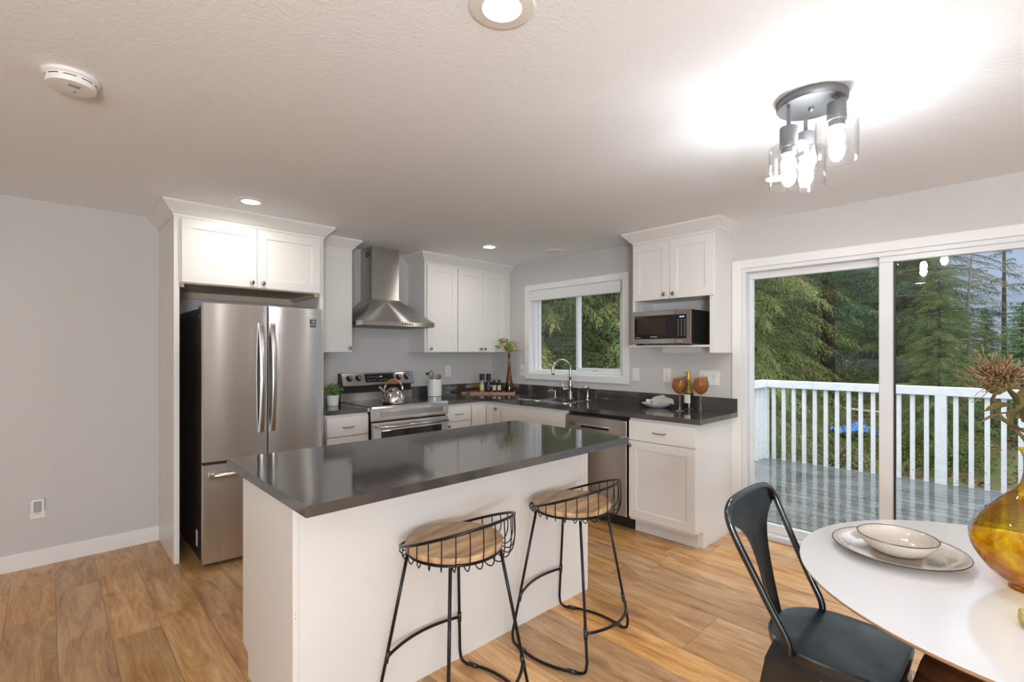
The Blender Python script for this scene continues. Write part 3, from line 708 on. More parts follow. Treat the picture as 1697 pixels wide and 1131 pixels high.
bm = bmesh.new(); prism(bm, [(-.02, 1.0585), (-.113, 1.0585), (-.1185, 1.0665), (-.079, 1.1715), (-.02, 1.1745)], -hw - .0005, -hw + .0055, 'x'); obj('backguard_end_cap', bm, BLACKP, T)
# slanted face frame: bottom (-.120,1.066) top (-.080,1.172)
ang = math.atan2(.040, .106)
fr = thing('tmp', None, None); bpy.data.objects.remove(fr)
def onface(u, s, off=0):     # u along x, s distance up the slant
    return Vector((u, -.120 + s * math.sin(ang) - off * math.cos(ang), 1.066 + s * math.cos(ang) + off * math.sin(ang)))
FR = lambda u, s, off=0: Matrix.Translation(onface(u, s, off)) @ Matrix.Rotation(-ang, 4, 'X') @ Matrix.Rotation(PI / 2, 4, 'X')
def facebox(x0, x1, s0, s1, off0, off1):
    bm = bmesh.new(); box(bm, x0, x1, s0, s1, off0, off1); bmesh.ops.transform(bm, matrix=FR(0, 0), verts=bm.verts[:]); return bm
ds = obj('control_display', facebox(-.150, .150, .022, .103, -.001, .0015), BLACKG, bg_)
text('clock_digits', '1:18', .017, DISPB, ds, onface(.012, .075, .0018), (PI / 2 - ang, 0, 0))
for r_i, s_ in enumerate((.070, .040)):
    for k in range(5 if r_i == 0 else 9):
        if r_i and k == 4: continue
        x = -.125 + k * .024; obj('control_mark', facebox(x, x + .012, s_, s_ + .004, .0012, .0019), PRINTG, ds)
for x in (-.305, -.215, .205, .293):
    bm = bmesh.new(); lathe(bm, [(.030, 0), (.030, .004), (.024, .006), (.021, .022), (.019, .025), (0, .025)], seg=24, mat=FR(x, .065), cap=False); kn = obj('control_knob', bm, BLACKP, bg_, smooth=True)
    bm = bmesh.new(); box(bm, -.006, .006, -.021, .021, .020, .032, bev=.002, mat=FR(x, .065) @ Matrix.Rotation(.5, 4, 'Z')); obj('knob_grip', bm, CHROME, kn)
    for dx in (-.024, .024): obj('control_mark', facebox(x + dx, x + dx + .003, .095, .098, .0002, .0008), BLACKP, bg_)

# ================================================================ DISHWASHER
T = thing('dishwasher', 'stainless dishwasher beside the sink cabinet', 'dishwasher', (0, -1.676, 0), RZ)
wd = .608
obj('tub', B((0, wd, -.585, -.02, .10, .865)), BLACKP, T)
dd = obj('door', B((.004, wd - .008, -.632, -.585, .112, .846), bev=.003), STEELH, T)
obj('control_strip', B((.006, wd - .010, -.634, -.631, .738, .844), bev=.001), STEELH, dd)
obj('pocket_handle', B((.16, .44, -.636, -.633, .752, .772), bev=.004), BLACKP, dd)
obj('pocket_lip', B((.13, .47, -.636, -.632, .772, .776), bev=.001), STEELH, dd)
for k in range(3): obj('vent_slot', B((.035, .105, -.6355, -.6335, .765 + k * .010, .769 + k * .010)), BLACKP, dd)
for k in range(11): obj('control_mark', B((.20 + k * .026, .211 + k * .026, -.6348, -.6338, .806 + (k % 2) * .006, .810 + (k % 2) * .006)), PRINTG, dd)
for k in range(4): obj('control_mark', B((.50 + k * .020, .508 + k * .020, -.6348, -.6338, .758, .761)), PRINTG, dd)
obj('toe_panel', B((.0, wd, -.545, -.53, .004, .108)), BLACKP, T)

# ================================================================ MICROWAVE
T = thing('microwave_oven', 'stainless countertop microwave on the open cabinet shelf', 'microwave', (0, -2.163, 1.4265), RZ)
mw, mh = .503, .268
obj('housing', B((.002, mw - .002, -.355, -.02, .010, mh - .002), bev=.004), BLACKP, T)
obj('foot', B((.03, .06, -.34, -.31, 0, .010)), BLACKP, T); obj('foot', B((mw - .06, mw - .03, -.34, -.31, 0, .010)), BLACKP, T)
ff = obj('front_frame', B((0, mw, -.380, -.355, .010, mh), bev=.003), STEELH, T)
obj('door', B((.025, .378, -.3815, -.379, .048, mh - .036), bev=.001), BLACKG, T)
obj('door_screen', B((.050, .300, -.3820, -.3812, .082, mh - .062)), mat('window_mesh', (.03, .02, .014), .12), T)
cp = obj('control_panel', B((.378, .468, -.3815, -.379, .048, mh - .036), bev=.001), BLACKG, T)
obj('panel_seam', B((.3765, .3785, -.3822, -.3790, .010, mh)), BLACKP, T)
text('clock_digits', '12:44', .018, DISPB, cp, (.430, -.3822, mh - .056), (PI / 2, 0, 0))
for r_i in range(9):
    for c_i in range(3):
        x = .397 + c_i * .026; z = mh - .082 - r_i * .0142
        obj('control_mark', B((x, x + .010, -.3820, -.3813, z, z + .003)), PRINTG, cp)
text('maker_lettering', 'SAMSUNG', .0125, PRINTW, T, (.197, -.3822, .064), (PI / 2, 0, 0))
text('small_print', 'SENSOR COOK', .0065, PRINTW, T, (.060, -.3822, .060), (PI / 2, 0, 0))
obj('open_button', B((.385, .435, -.3830, -.380, .014, .040), bev=.002), STEEL, T)

# ================================================================ THINGS ON THE COUNTERS
CT = .914
def leafball(bm, c, r, n, size, rnd, mi=0, zs=1.0, up=.4):
    for i in range(n):
        d = Vector((rnd.gauss(0, 1), rnd.gauss(0, 1), abs(rnd.gauss(0, 1)) * up + rnd.gauss(0, .5))).normalized()
        p = Vector(c) + Vector((d.x * r, d.y * r, d.z * r * zs)) * rnd.uniform(.35, 1.05)
        u = Vector((rnd.gauss(0, 1), rnd.gauss(0, 1), rnd.gauss(0, 1))).cross(d).normalized(); w_ = (u.cross(d) + d * .8).normalized()
        s = size * rnd.uniform(.7, 1.3)
        vs = [bm.verts.new(p + w_ * s * a + u * s * b + d * s * c_) for a, b, c_ in ((-1, 0, 0), (-.4, .5, .1), (.4, .45, .1), (1, 0, -.1), (.4, -.45, .1), (-.4, -.5, .1))]
        f = bm.faces.new(vs); f.material_index = mi; f.smooth = False
rnd = random.Random(5)
T = thing('potted_plant', 'small leafy green plant in a white pot beside the refrigerator', 'potted plant', (-2.063, -.300, CT))
bm = bmesh.new(); lathe(bm, [(0, .001), (.040, 0), (.044, .004), (.053, .088), (.053, .092), (.049, .092), (.046, .075), (0, .075)], seg=28, cap=False); obj('pot', bm, WHITEC, T, smooth=True)
bm = bmesh.new(); lathe(bm, [(0, .074), (.047, .074), (.047, .078), (0, .082)], seg=16, cap=False); obj('soil', bm, SOIL, T)
bm = bmesh.new()
for k in range(16):
    a = k * 2.4; q = Vector((math.cos(a), math.sin(a), 0)); L = rnd.uniform(.05, .105)
    tip = Vector((0, 0, .085)) + q * L * .85 + Vector((0, 0, rnd.uniform(.05, .115)))
    tube(bm, [(q.x * .01, q.y * .01, .076), tuple(tip * .55 + Vector((0, 0, .045))), tuple(tip)], .0012, 4)
obj('stems', bm, mat('plant_stem', (.10, .16, .05), .6), T)
bm = bmesh.new(); leafball(bm, (0, 0, .125), .085, 420, .010, rnd, zs=.75)
obj('leaves', bm, m_blend('plant_leaf', [(.045, .11, .025), (.11, .22, .06), (.26, .38, .12)], 30, .45), T)

T = thing('tea_kettle', 'steel tea kettle with copper handle on the cooktop', 'kettle', (-1.62, -.540, .918), -.85)
bm = bmesh.new(); lathe(bm, [(0, .001), (.088, 0), (.098, .006), (.102, .022), (.100, .045), (.091, .075), (.074, .102), (.052, .120), (.045, .124), (0, .126)], seg=40, cap=False); obj('body', bm, m_steel('kettle_steel', col=(.66, .63, .58), rough=.16, stretch=(1, 1, 90), aniso=.5), T, smooth=True)
bm = bmesh.new(); lathe(bm, [(.046, .123), (.046, .128), (.030, .136), (0, .138)], seg=28, cap=False); l_ = obj('lid', bm, STEELP, T, smooth=True)
bm = bmesh.new(); lathe(bm, [(.034, .131), (.032, .139), (.020, .143), (0, .144)], seg=24, cap=False); obj('lid_trim', bm, COPPER, l_, smooth=True)
bm = bmesh.new(); tube(bm, [(-.068, 0, .085), (-.095, 0, .112), (-.118, 0, .132)], [.022, .015, .012], 14); sp = obj('spout', bm, STEELP, T, smooth=True)
bm = bmesh.new(); tube(bm, [(-.112, 0, .128), (-.130, 0, .144)], [.016, .015], 14); obj('whistle_cap', bm, CHROME, sp, smooth=True)
arc = [(.082 * math.cos(a), 0, .122 + .088 * math.sin(a)) for a in np.linspace(-.05, PI + .05, 19)]
bm = bmesh.new(); tube(bm, arc[3:16], [.0075] + [.010] * 11 + [.0075], 12); obj('handle', bm, COPPER, T)
bm = bmesh.new(); tube(bm, arc[:4], .0085, 10); tube(bm, arc[15:], .0085, 10); obj('handle_bracket', bm, CHROME, T)

T = thing('utensil_crock', 'white ceramic utensil crock on the counter right of the range', 'utensil crock', (-.902, -.125, CT))
bm = bmesh.new(); lathe(bm, [(0, .001), (.068, 0), (.074, .004), (.075, .158), (.078, .160), (.078, .174), (.074, .176), (.070, .172), (.069, .03), (0, .025)], seg=36, cap=False); obj('crock_body', bm, WHITEC, T, smooth=True)
def utensil(name, label, cat, base, rot, build, m):
    t = bpy.data.objects.new(name, None)
    bm = bmesh.new(); build(bm)
    o = obj(name, bm, m, None, smooth=True, loc=base, rot=rot); bpy.data.objects.remove(t); return tag(o, label, cat)
BX, BY = -.902, -.125
def whisk(bm):
    tube(bm, [(0, 0, 0), (0, 0, .16)], .005, 8)
    for k in range(6):
        a = k * PI / 6; c_, s_ = math.cos(a), math.sin(a)
        tube(bm, [(.030 * math.sin(t) * c_, .030 * math.sin(t) * s_, .16 + .045 * (1 - math.cos(t))) for t in np.linspace(0, 2 * PI, 17)], .0012, 5)
utensil('balloon_whisk', 'wire whisk standing in the white crock', 'whisk', (BX + .0, BY + .012, CT + .03), (.10, -.26, 0), whisk, STEELP)
def ladle(bm):
    tube(bm, [(0, 0, 0), (0, 0, .19)], .004, 8); lathe(bm, [(0, -.03), (.018, -.024), (.026, -.01), (.028, 0), (.026, 0), (.016, -.020), (0, -.026)], (0, .012, .225), 18, cap=False)
utensil('steel_ladle', 'steel serving spoon standing in the white crock', 'ladle', (BX - .02, BY - .015, CT + .03), (-.15, -.22, 0), ladle, CHROME)
def spatula(bm): box(bm, -.006, .006, -.003, .003, 0, .14, bev=.002); box(bm, -.022, .022, -.003, .003, .135, .215, bev=.003)
utensil('wooden_spatula', 'flat wooden spatula leaning right in the white crock', 'spatula', (BX - .035, BY - .02, CT + .035), (-.05, .60, .15), spatula, WALNUT if False else mat('utensil_wood_dark', (.30, .14, .06), .5))
utensil('wooden_turner', 'pale wooden turner leaning right in the white crock', 'spatula', (BX - .030, BY + .015, CT + .03), (.02, .48, .1), spatula, mat('utensil_wood_pale', (.52, .33, .18), .5))

# cutting board across the corner
T = thing('cutting_board', 'long wooden paddle board lying across the corner counter', 'cutting board', (-.285, -.275, CT), -YAW)
bm = bmesh.new(); P = [(-.205, -.085)]
P += [(.285, -.085), (.298, -.07), (.298, .07), (.285, .085), (-.205, .085), (-.225, .045), (-.26, .032)]
P += [(-.285 + .032 * math.cos(a), .032 * math.sin(a)) for a in np.linspace(PI / 2, 1.5 * PI, 9)] + [(-.26, -.032), (-.225, -.045)]
prism(bm, P, 0, .018, 'z'); obj('board', bm, ACACIA, T)
def along(px_off, back):     # helper: position on the board, px_off metres to the right of the centre, back metres behind the centre line
    return (-.285 + px_off * math.cos(YAW) + back * math.sin(YAW), -.275 - px_off * math.sin(YAW) + back * math.cos(YAW), CT + .018)
def mill(name, label, loc, body, labelcol):
    T = thing(name, label, 'grinder', loc, -YAW)
    bm = bmesh.new(); lathe(bm, [(0, .001), (.023, 0), (.025, .004), (.025, .105), (.020, .125), (.020, .135)], seg=24, cap=False); obj('jar', bm, body, T, smooth=True)
    bm = bmesh.new(); lathe(bm, [(.0255, .02), (.0255, .085)], seg=24, cap=False); obj('label_band', bm, labelcol, T, smooth=True)
    bm = bmesh.new(); lathe(bm, [(.022, .130), (.026, .136), (.027, .192), (.022, .198), (0, .199)], seg=24, cap=False, fn=lambda a, z: 1 + .03 * math.cos(12 * a)); obj('grinder_cap', bm, BLACKP, T, smooth=False)
mill('spice_grinder', 'spice grinder with yellow-green label and black cap, leftmost on the wooden board', along(-.075, -.015), mat('spice_mix', (.30, .22, .16), .3, vary=.6, vscale=120), m_blend('citrus_label', [(.45, .55, .06), (.62, .60, .40), (.20, .12, .06)], 30, .4))
mill('spice_grinder', 'dark pepper grinder with black cap, between the spice grinder and small bottles', along(-.002, -.010), mat('peppercorns', (.03, .022, .02), .3, vary=.7, vscale=150), m_blend('dark_label', [(.02, .02, .03), (.05, .05, .10), (.25, .22, .25)], 40, .4))
def extract(label, loc):
    T = thing('extract_bottle', label, 'bottle', loc, -YAW)
    bm = bmesh.new(); box(bm, -.021, .021, -.021, .021, 0, .080, bev=.006, seg=2); lathe(bm, [(.016, .078), (.010, .090), (.010, .104)], seg=16); obj('glass_body', bm, mat('dark_brown_glass', (.030, .008, .004), .06), T, smooth=True)
    obj('paper_label', B((-.0175, .0175, -.0222, -.0212, .022, .074)), mat('cream_paper', (.66, .60, .50), .7), T)
    obj('label_emblem', B((-.006, .006, -.0227, -.0222, .048, .060), (-.012, .012, -.0227, -.0222, .034, .037)), mat('plum_ink', (.16, .07, .14), .6), T)
    bm = bmesh.new(); lathe(bm, [(.0135, .102), (.0135, .130), (.011, .133), (0, .133)], seg=18, cap=False); obj('cap', bm, BLACKP, T, smooth=True)
extract('small dark extract bottle with cream label, left one of the pair', along(.063, -.040)); extract('small dark extract bottle with cream label, right one of the pair', along(.117, -.030))
T = thing('bud_vase', 'tall slender amber glass bottle vase with flowers at the corner', 'vase', along(.225, -.010), 0)
bm = bmesh.new(); pr = [(0, .001), (.038, 0), (.044, .006), (.045, .03), (.040, .085), (.029, .15), (.019, .22), (.0145, .30), (.0125, .36), (.013, .405), (.017, .42)]
lathe(bm, pr, seg=28, cap=False); obj('glass_body', bm, m_clear('amber_vase_glass', (.66, .36, .08), edge=(.22, .07, .01), ior=1.5, mul=1.6), T, smooth=True)
bq = thing('flower_sprig', 'yellow-green filler flowers standing in the slender amber vase', 'flowers', along(.225, -.010), 0)
rnd = random.Random(11); bm = bmesh.new(); tips = []
for k in range(17):
    a = rnd.uniform(0, 2 * PI); rr = rnd.uniform(.03, .145); h = .43 + rnd.uniform(.06, .17) - rr * .30
    tip = (rr * math.cos(a), rr * math.sin(a), h); tips.append(tip)
    tube(bm, [(0, 0, .30), (0, 0, .425), (tip[0] * .35, tip[1] * .35, .46), tip], .0013, 4)
obj('stems', bm, mat('flower_stem', (.10, .13, .04), .6), bq)
bm = bmesh.new()
for tp in tips: leafball(bm, tp, .036, 44, .009, rnd, mi=rnd.choice((0, 0, 0, 1, 2)))
leafball(bm, (0, 0, .485), .065, 150, .012, rnd, mi=0)
obj('blossoms', bm, [mat('sprig_green', (.22, .30, .07), .6), mat('sprig_yellow', (.62, .52, .14), .6), mat('sprig_peach', (.66, .44, .24), .6)], bq)
bm = bmesh.new(); leafball(bm, (.035, -.045, .475), .016, 26, .010, rnd); leafball(bm, (-.03, -.03, .50), .013, 20, .009, rnd); obj('white_petals', bm, mat('petal_white', (.82, .80, .70), .6), bq)

# plate with napkins, wine glasses, bottle
T = thing('dinner_plate', 'shallow white bowl holding napkins on the sink counter', 'plate', (-.165, -2.262, CT))
bm = bmesh.new(); lathe(bm, [(0, .002), (.055, 0), (.062, .002), (.095, .014), (.122, .033), (.125, .036), (.121, .0365), (.092, .020), (.06, .009), (0, .007)], seg=44, cap=False); obj('plate_body', bm, WHITEC, T, smooth=True)
def napkin(label, loc, rz, sd, sx_=1):
    rnd = random.Random(sd); bm = bmesh.new(); n = 14; V = []
    for i in range(n):
        row = []
        for j in range(n):
            u = i / (n - 1) - .5; v = j / (n - 1) - .5
            fold = .016 * math.sin(9 * v + 2 * u) * (1 - abs(u)) + .007 * math.sin(17 * v - 5 * u + sd)
            pinch = .35 + .65 * abs(u) * 2 if True else 1
            row.append(bm.verts.new((u * .14 * sx_, v * .10 * pinch, .024 + abs(fold) * 2.2 + .044 * (1 - 4 * v * v) * (1 - 1.6 * u * u))))
        V.append(row)
    for i in range(n - 1):
        for j in range(n - 1): bm.faces.new((V[i][j], V[i + 1][j], V[i + 1][j + 1], V[i][j + 1]))
    r = bmesh.ops.solidify(bm, geom=bm.faces[:], thickness=.002)
    o = obj('cloth_napkin', bm, LINEN, None, smooth=True, loc=loc, rot=(0, 0, rz)); tag(o, label, 'napkin', 'napkins in the shallow bowl'); return o
bm = bmesh.new(); rnd = random.Random(8)
lathe(bm, [(.0, -.036), (.020, -.040), (.027, -.034), (.021, -.015), (.016, .0), (.019, .014), (.029, .032), (.024, .036), (.012, .028), (0, .030)], seg=40, cap=False, fn=lambda a, z: 1 + .13 * math.cos(5 * a + 60 * z) + .07 * math.cos(11 * a))
tag(obj('cloth_napkin', bm, LINEN, None, smooth=True, loc=(-.150, -2.205, CT + .045), rot=(1.25, .0, .65)), 'rolled off-white napkin at the left of the shallow bowl', 'napkin', 'napkins in the shallow bowl')
napkin('speckled white napkin fanned over the right rim of the shallow bowl', (-.185, -2.322, CT - .002), -.85, 5, 1.2)
o = tag(obj('napkin_ring', (lambda b: (tube(b, [(.017 * math.cos(a), 0, .017 * math.sin(a)) for a in np.linspace(0, 2 * PI, 25)[:-1]], .004, 8, closed=True), b)[1])(bmesh.new()), mat('dark_wood_ring', (.10, .045, .02), .4), None, smooth=True, loc=(-.176, -2.262, CT + .034), rot=(0, 0, .6)), 'dark round napkin ring lying between the two napkins', 'napkin ring')
def wineglass(label, loc, rz):
    T = thing('wine_glass', label, 'wine glass', loc, rz, 'amber wine glasses')
    bm = bmesh.new(); lathe(bm, [(0, .0), (.040, 0), (.041, .002), (.020, .005), (.006, .014), (.0042, .03), (.0040, .10), (.0055, .125), (.010, .134)], seg=28, cap=False); obj('stem_and_foot', bm, STEMG, T, smooth=True)
    bm = bmesh.new(); prof = [(0, .131), (.016, .134), (.036, .148), (.052, .170), (.060, .195), (.059, .215), (.052, .240), (.046, .262)]
    vs = lathe(bm, prof, seg=36, cap=False)
    for v in vs:      # slanted rim
        if v.co.z > .215: v.co.z += (v.co.z - .215) / .047 * (v.co.x * .24 - .004)
    obj('bowl', bm, AMBERT, T, smooth=True); return T
wineglass('amber wine glass with slanted rim in front of the wine bottle', (-.262, -2.517, CT), -.72)
wineglass('amber wine glass with slanted rim nearest the sliding door', (-.162, -2.637, CT), -.72)
T = thing('wine_bottle', 'olive glass wine bottle with gold neck behind the wine glasses', 'wine bottle', (-.068, -2.492, CT), -.9)
bm = bmesh.new(); lathe(bm, [(0, .004), (.034, 0), (.037, .004), (.0375, .135), (.036, .165), (.028, .195), (.017, .222), (.0145, .24), (.014, .262)], seg=30, cap=False); obj('glass_body', bm, mat('olive_glass_solid', (.46, .38, .05), .05, trans=.6, ior=1.25, coat=.6), T, smooth=True)
bm = bmesh.new(); lathe(bm, [(.0380, .006), (.0380, .128)], seg=30, cap=False); obj('dark_wine', bm, mat('dark_lower_glass', (.012, .010, .006), .05), T, smooth=True)
bm = bmesh.new(); lathe(bm, [(.0150, .232), (.0155, .240), (.0155, .298), (.014, .301), (0, .301)], seg=24, cap=False); obj('foil_capsule', bm, mat('gold_foil', (.62, .36, .07), .35, .6), T, smooth=True)
bm = bmesh.new(); n = 12
rows = [[bm.verts.new((.0386 * math.cos(a), .0386 * math.sin(a), z)) for a in np.linspace(-PI * .92, -PI * .46, n)] for z in (.048, .062, .085, .105, .118)]
for a, b in zip(rows, rows[1:]):
    for k in range(n - 1): bm.faces.new((a[k], a[k + 1], b[k + 1], b[k]))
obj('paper_label', bm, mat('cream_label', (.72, .68, .60), .6), T, smooth=True)

# ================================================================ WALL PLATES
def plate(name, label, cat, loc, rz, wd=.072, hg=.116, kind='outlet', group=None):
    T = thing(name, label, cat, loc, rz, group)
    obj('cover_plate', B((-wd / 2, wd / 2, -.006, 0, -hg / 2, hg / 2), bev=.003, seg=2), PLAST, T)
    def outlet(x):
        obj('receptacle_face', B((x - .017, x + .017, -.0075, -.005, -.034, .034), bev=.001), PLAST, T)
        bx = []
        for z in (-.019, .019): bx += [(x - .008, x - .0055, -.0078, -.0074, z - .002, z + .008), (x + .0055, x + .008, -.0078, -.0074, z - .002, z + .007), (x - .0022, x + .0022, -.0078, -.0074, z - .012, z - .007)]
        obj('socket_slots', B(*bx), BLACKP, T)
    def rocker(x, tilt=1):
        obj('rocker_frame', B((x - .0175, x + .0175, -.0075, -.005, -.034, .034), bev=.001), PLAST, T)
        bm = bmesh.new(); prism(bm, [(-.006, -.030), (-.0085 - .003 * (tilt < 0), -.030), (-.0085 - .0 * tilt, .0), (-.0085 - .003 * (tilt > 0), .030), (-.006, .030)], x - .0145, x + .0145, 'x'); obj('rocker', bm, PLAST, T)
    if kind == 'outlet': outlet(0)
    elif kind == 'switch': rocker(0)
    elif kind == 'triple': rocker(-.046, 1); rocker(0, -1); rocker(.046, 1)
    elif kind == 'gfci':
        outlet(0); obj('test_button', B((-.008, .008, -.0085, -.0074, -.004, .000), (-.008, .008, -.0085, -.0074, .001, .005)), BLACKP, T)
    return T
plate('wall_outlet', 'white wall outlet behind the utensil crock', 'wall outlet', (-.642, 0, 1.165), 0, kind='outlet')
plate('wall_outlet', 'white wall outlet between the corner vase and the sink window', 'wall outlet', (0, -.520, 1.168), RZ, kind='gfci')
plate('light_switch', 'single white rocker switch just right of the sink window', 'light switch', (0, -1.962, 1.171), RZ, kind='switch')
plate('wall_outlet', 'white wall outlet above the bowl of napkins', 'wall outlet', (0, -2.266, 1.174), RZ, kind='outlet')
plate('light_switch', 'wide white three-gang switch plate behind the wine glasses', 'light switch', (0, -2.632, 1.167), RZ, wd=.165, kind='triple')
T = plate('wall_outlet', 'white wall outlet low on the left wall with a plug-in unit', 'wall outlet', (-3.8705, 0, .364), 0, kind='outlet')
T = thing('plug_in_night_light', 'white plug-in night light with grey face in the low wall outlet', 'night light', (-3.8705, -.008, .392))
obj('shell', B((-.030, .030, -.030, 0, -.037, .040), bev=.004, seg=2), PLAST, T); obj('grey_face', B((-.019, .019, -.032, -.029, -.036, .030), bev=.001), PLAST2, T)

# ================================================================ CEILING FIXTURES
T = thing('smoke_detector', 'round white smoke detector on the ceiling', 'smoke detector', (-3.762, -2.038, H), .2)
bm = bmesh.new(); lathe(bm, [(0, 0), (.078, 0), (.080, -.004), (.079, -.010), (.070, -.016), (.070, -.034), (.067, -.040), (.030, -.044), (0, -.044)], seg=48, cap=False); sd_ = obj('housing', bm, PLAST, T, smooth=True)
for k in range(9):
    a0 = k * 2 * PI / 9
    bm = bmesh.new(); rw = [[bm.verts.new((.0706 * math.cos(a), .0706 * math.sin(a), z)) for a in np.linspace(a0, a0 + .5, 6)] for z in (-.0195, -.0225)]
    for q in range(5): bm.faces.new((rw[0][q], rw[0][q + 1], rw[1][q + 1], rw[1][q]))
    obj('vent_slot', bm, BLACKP, T)
obj('test_button', B((-.016, .016, -.045, -.025, -.0455, -.043), bev=.001), PLAST2, T)
obj('indicator_lens', B((.010, .016, .012, .016, -.0450, -.0435)), BLACKP, T)
def can_light(x, y, label, on=True):
    T = thing('recessed_ceiling_light', label, 'ceiling light', (x, y, H), 0, 'recessed ceiling lights')
    bm = bmesh.new(); lathe(bm, [(.092, 0), (.094, -.002), (.090, -.006), (.056, -.009), (.053, -.006), (.052, -.001)], seg=40, cap=False); obj('trim_ring', bm, PLAST, T, smooth=True)
    bm = bmesh.new(); lathe(bm, [(0, -.0045), (.0535, -.0045)], seg=32, cap=False); obj('lens', bm, LEDW if on else PLAST, T)
    if on:
        l = bpy.data.lights.new('can_lamp', 'AREA'); l.shape = 'DISK'; l.size = .12; l.energy = CAN_POWER; l.color = WARM; l.spread = 3.0
        lo = bpy.data.objects.new('can_lamp', l); COL.objects.link(lo); lo.location = (0, 0, -.012); lo.parent = T
    return T
can_light(-2.874, -.922, 'lit recessed ceiling light nearest the refrigerator cabinet')
can_light(-.868, -.956, 'lit recessed ceiling light near the three-door wall cabinet')
can_light(-2.895, -3.352, 'lit recessed ceiling light cut by the top edge of the photo')
can_light(-.876, -3.412, 'lit recessed ceiling light partly hidden by the glass light fixture')
can_light(-5.0, -3.35, 'unseen recessed fill light added over the living area, left')  # this and the next two: out-of-view can lights added for room brightness
can_light(-4.6, -6.4, 'unseen recessed fill light added over the living area, rear')
can_light(-1.6, -6.6, 'unseen recessed fill light added behind the dining table')
T = thing('ceiling_cover_plate', 'plain round white ceiling disc above the sink window', 'ceiling disc', (-.290, -1.240, H))
bm = bmesh.new(); lathe(bm, [(0, -.010), (.060, -.010), (.085, -.006), (.092, 0)], seg=40, cap=False); obj('disc', bm, PLAST, T, smooth=True)

# semi-flush three-light fixture
T = thing('semi_flush_ceiling_light', 'grey three-light ceiling fixture with clear glass cylinder shades', 'ceiling light', (-1.692, -3.800, H))
bm = bmesh.new(); lathe(bm, [(0, 0), (.118, 0), (.120, -.003), (.120, -.026), (.116, -.032), (.020, -.034), (0, -.034)], seg=64, cap=False); obj('canopy', bm, GREYM, T, smooth=True)
bm = bmesh.new(); lathe(bm, [(.010, -.030), (.010, -.044), (.007, -.048), (0, -.049)], seg=16, cap=False); obj('finial', bm, GREYM, T, smooth=True)
for (ax, ay), zt, zs in (((-.077, .056), 2.232, 2.158), ((.074, .040), 2.252, 2.186), ((-.022, -.088), 2.292, 2.232)):
    zt -= H; zs -= H
    bm = bmesh.new(); box(bm, ax - .006, ax + .006, ay - .006, ay + .006, zt - .005, -.030); obj('stem', bm, GREYM, T)
    bm = bmesh.new(); lathe(bm, [(0, zt), (.030, zt), (.0315, zt - .003), (.0315, zs - .004), (.026, zs - .006), (.026, zs - .028), (0, zs - .028)], (ax, ay, 0), 28, cap=False); so = obj('lamp_socket', bm, GREYM, T, smooth=True)
    bm = bmesh.new(); R_ = .069
    lathe(bm, [(.027, zs), (R_ - .004, zs), (R_, zs - .004), (R_, zs - .152), (R_ - .0035, zs - .152), (R_ - .0035, zs - .006), (.027, zs - .005)], (ax, ay, 0), 48, cap=False); obj('glass_shade', bm, LAMPG, T, smooth=True)
    bm = bmesh.new(); lathe(bm, [(.014, zs - .026), (.019, zs - .040), (.026, zs - .060), (.027, zs - .076), (.022, zs - .094), (.012, zs - .108), (0, zs - .114)], (ax, ay, 0), 20, cap=False); obj('bulb', bm, BULB, so, smooth=True)

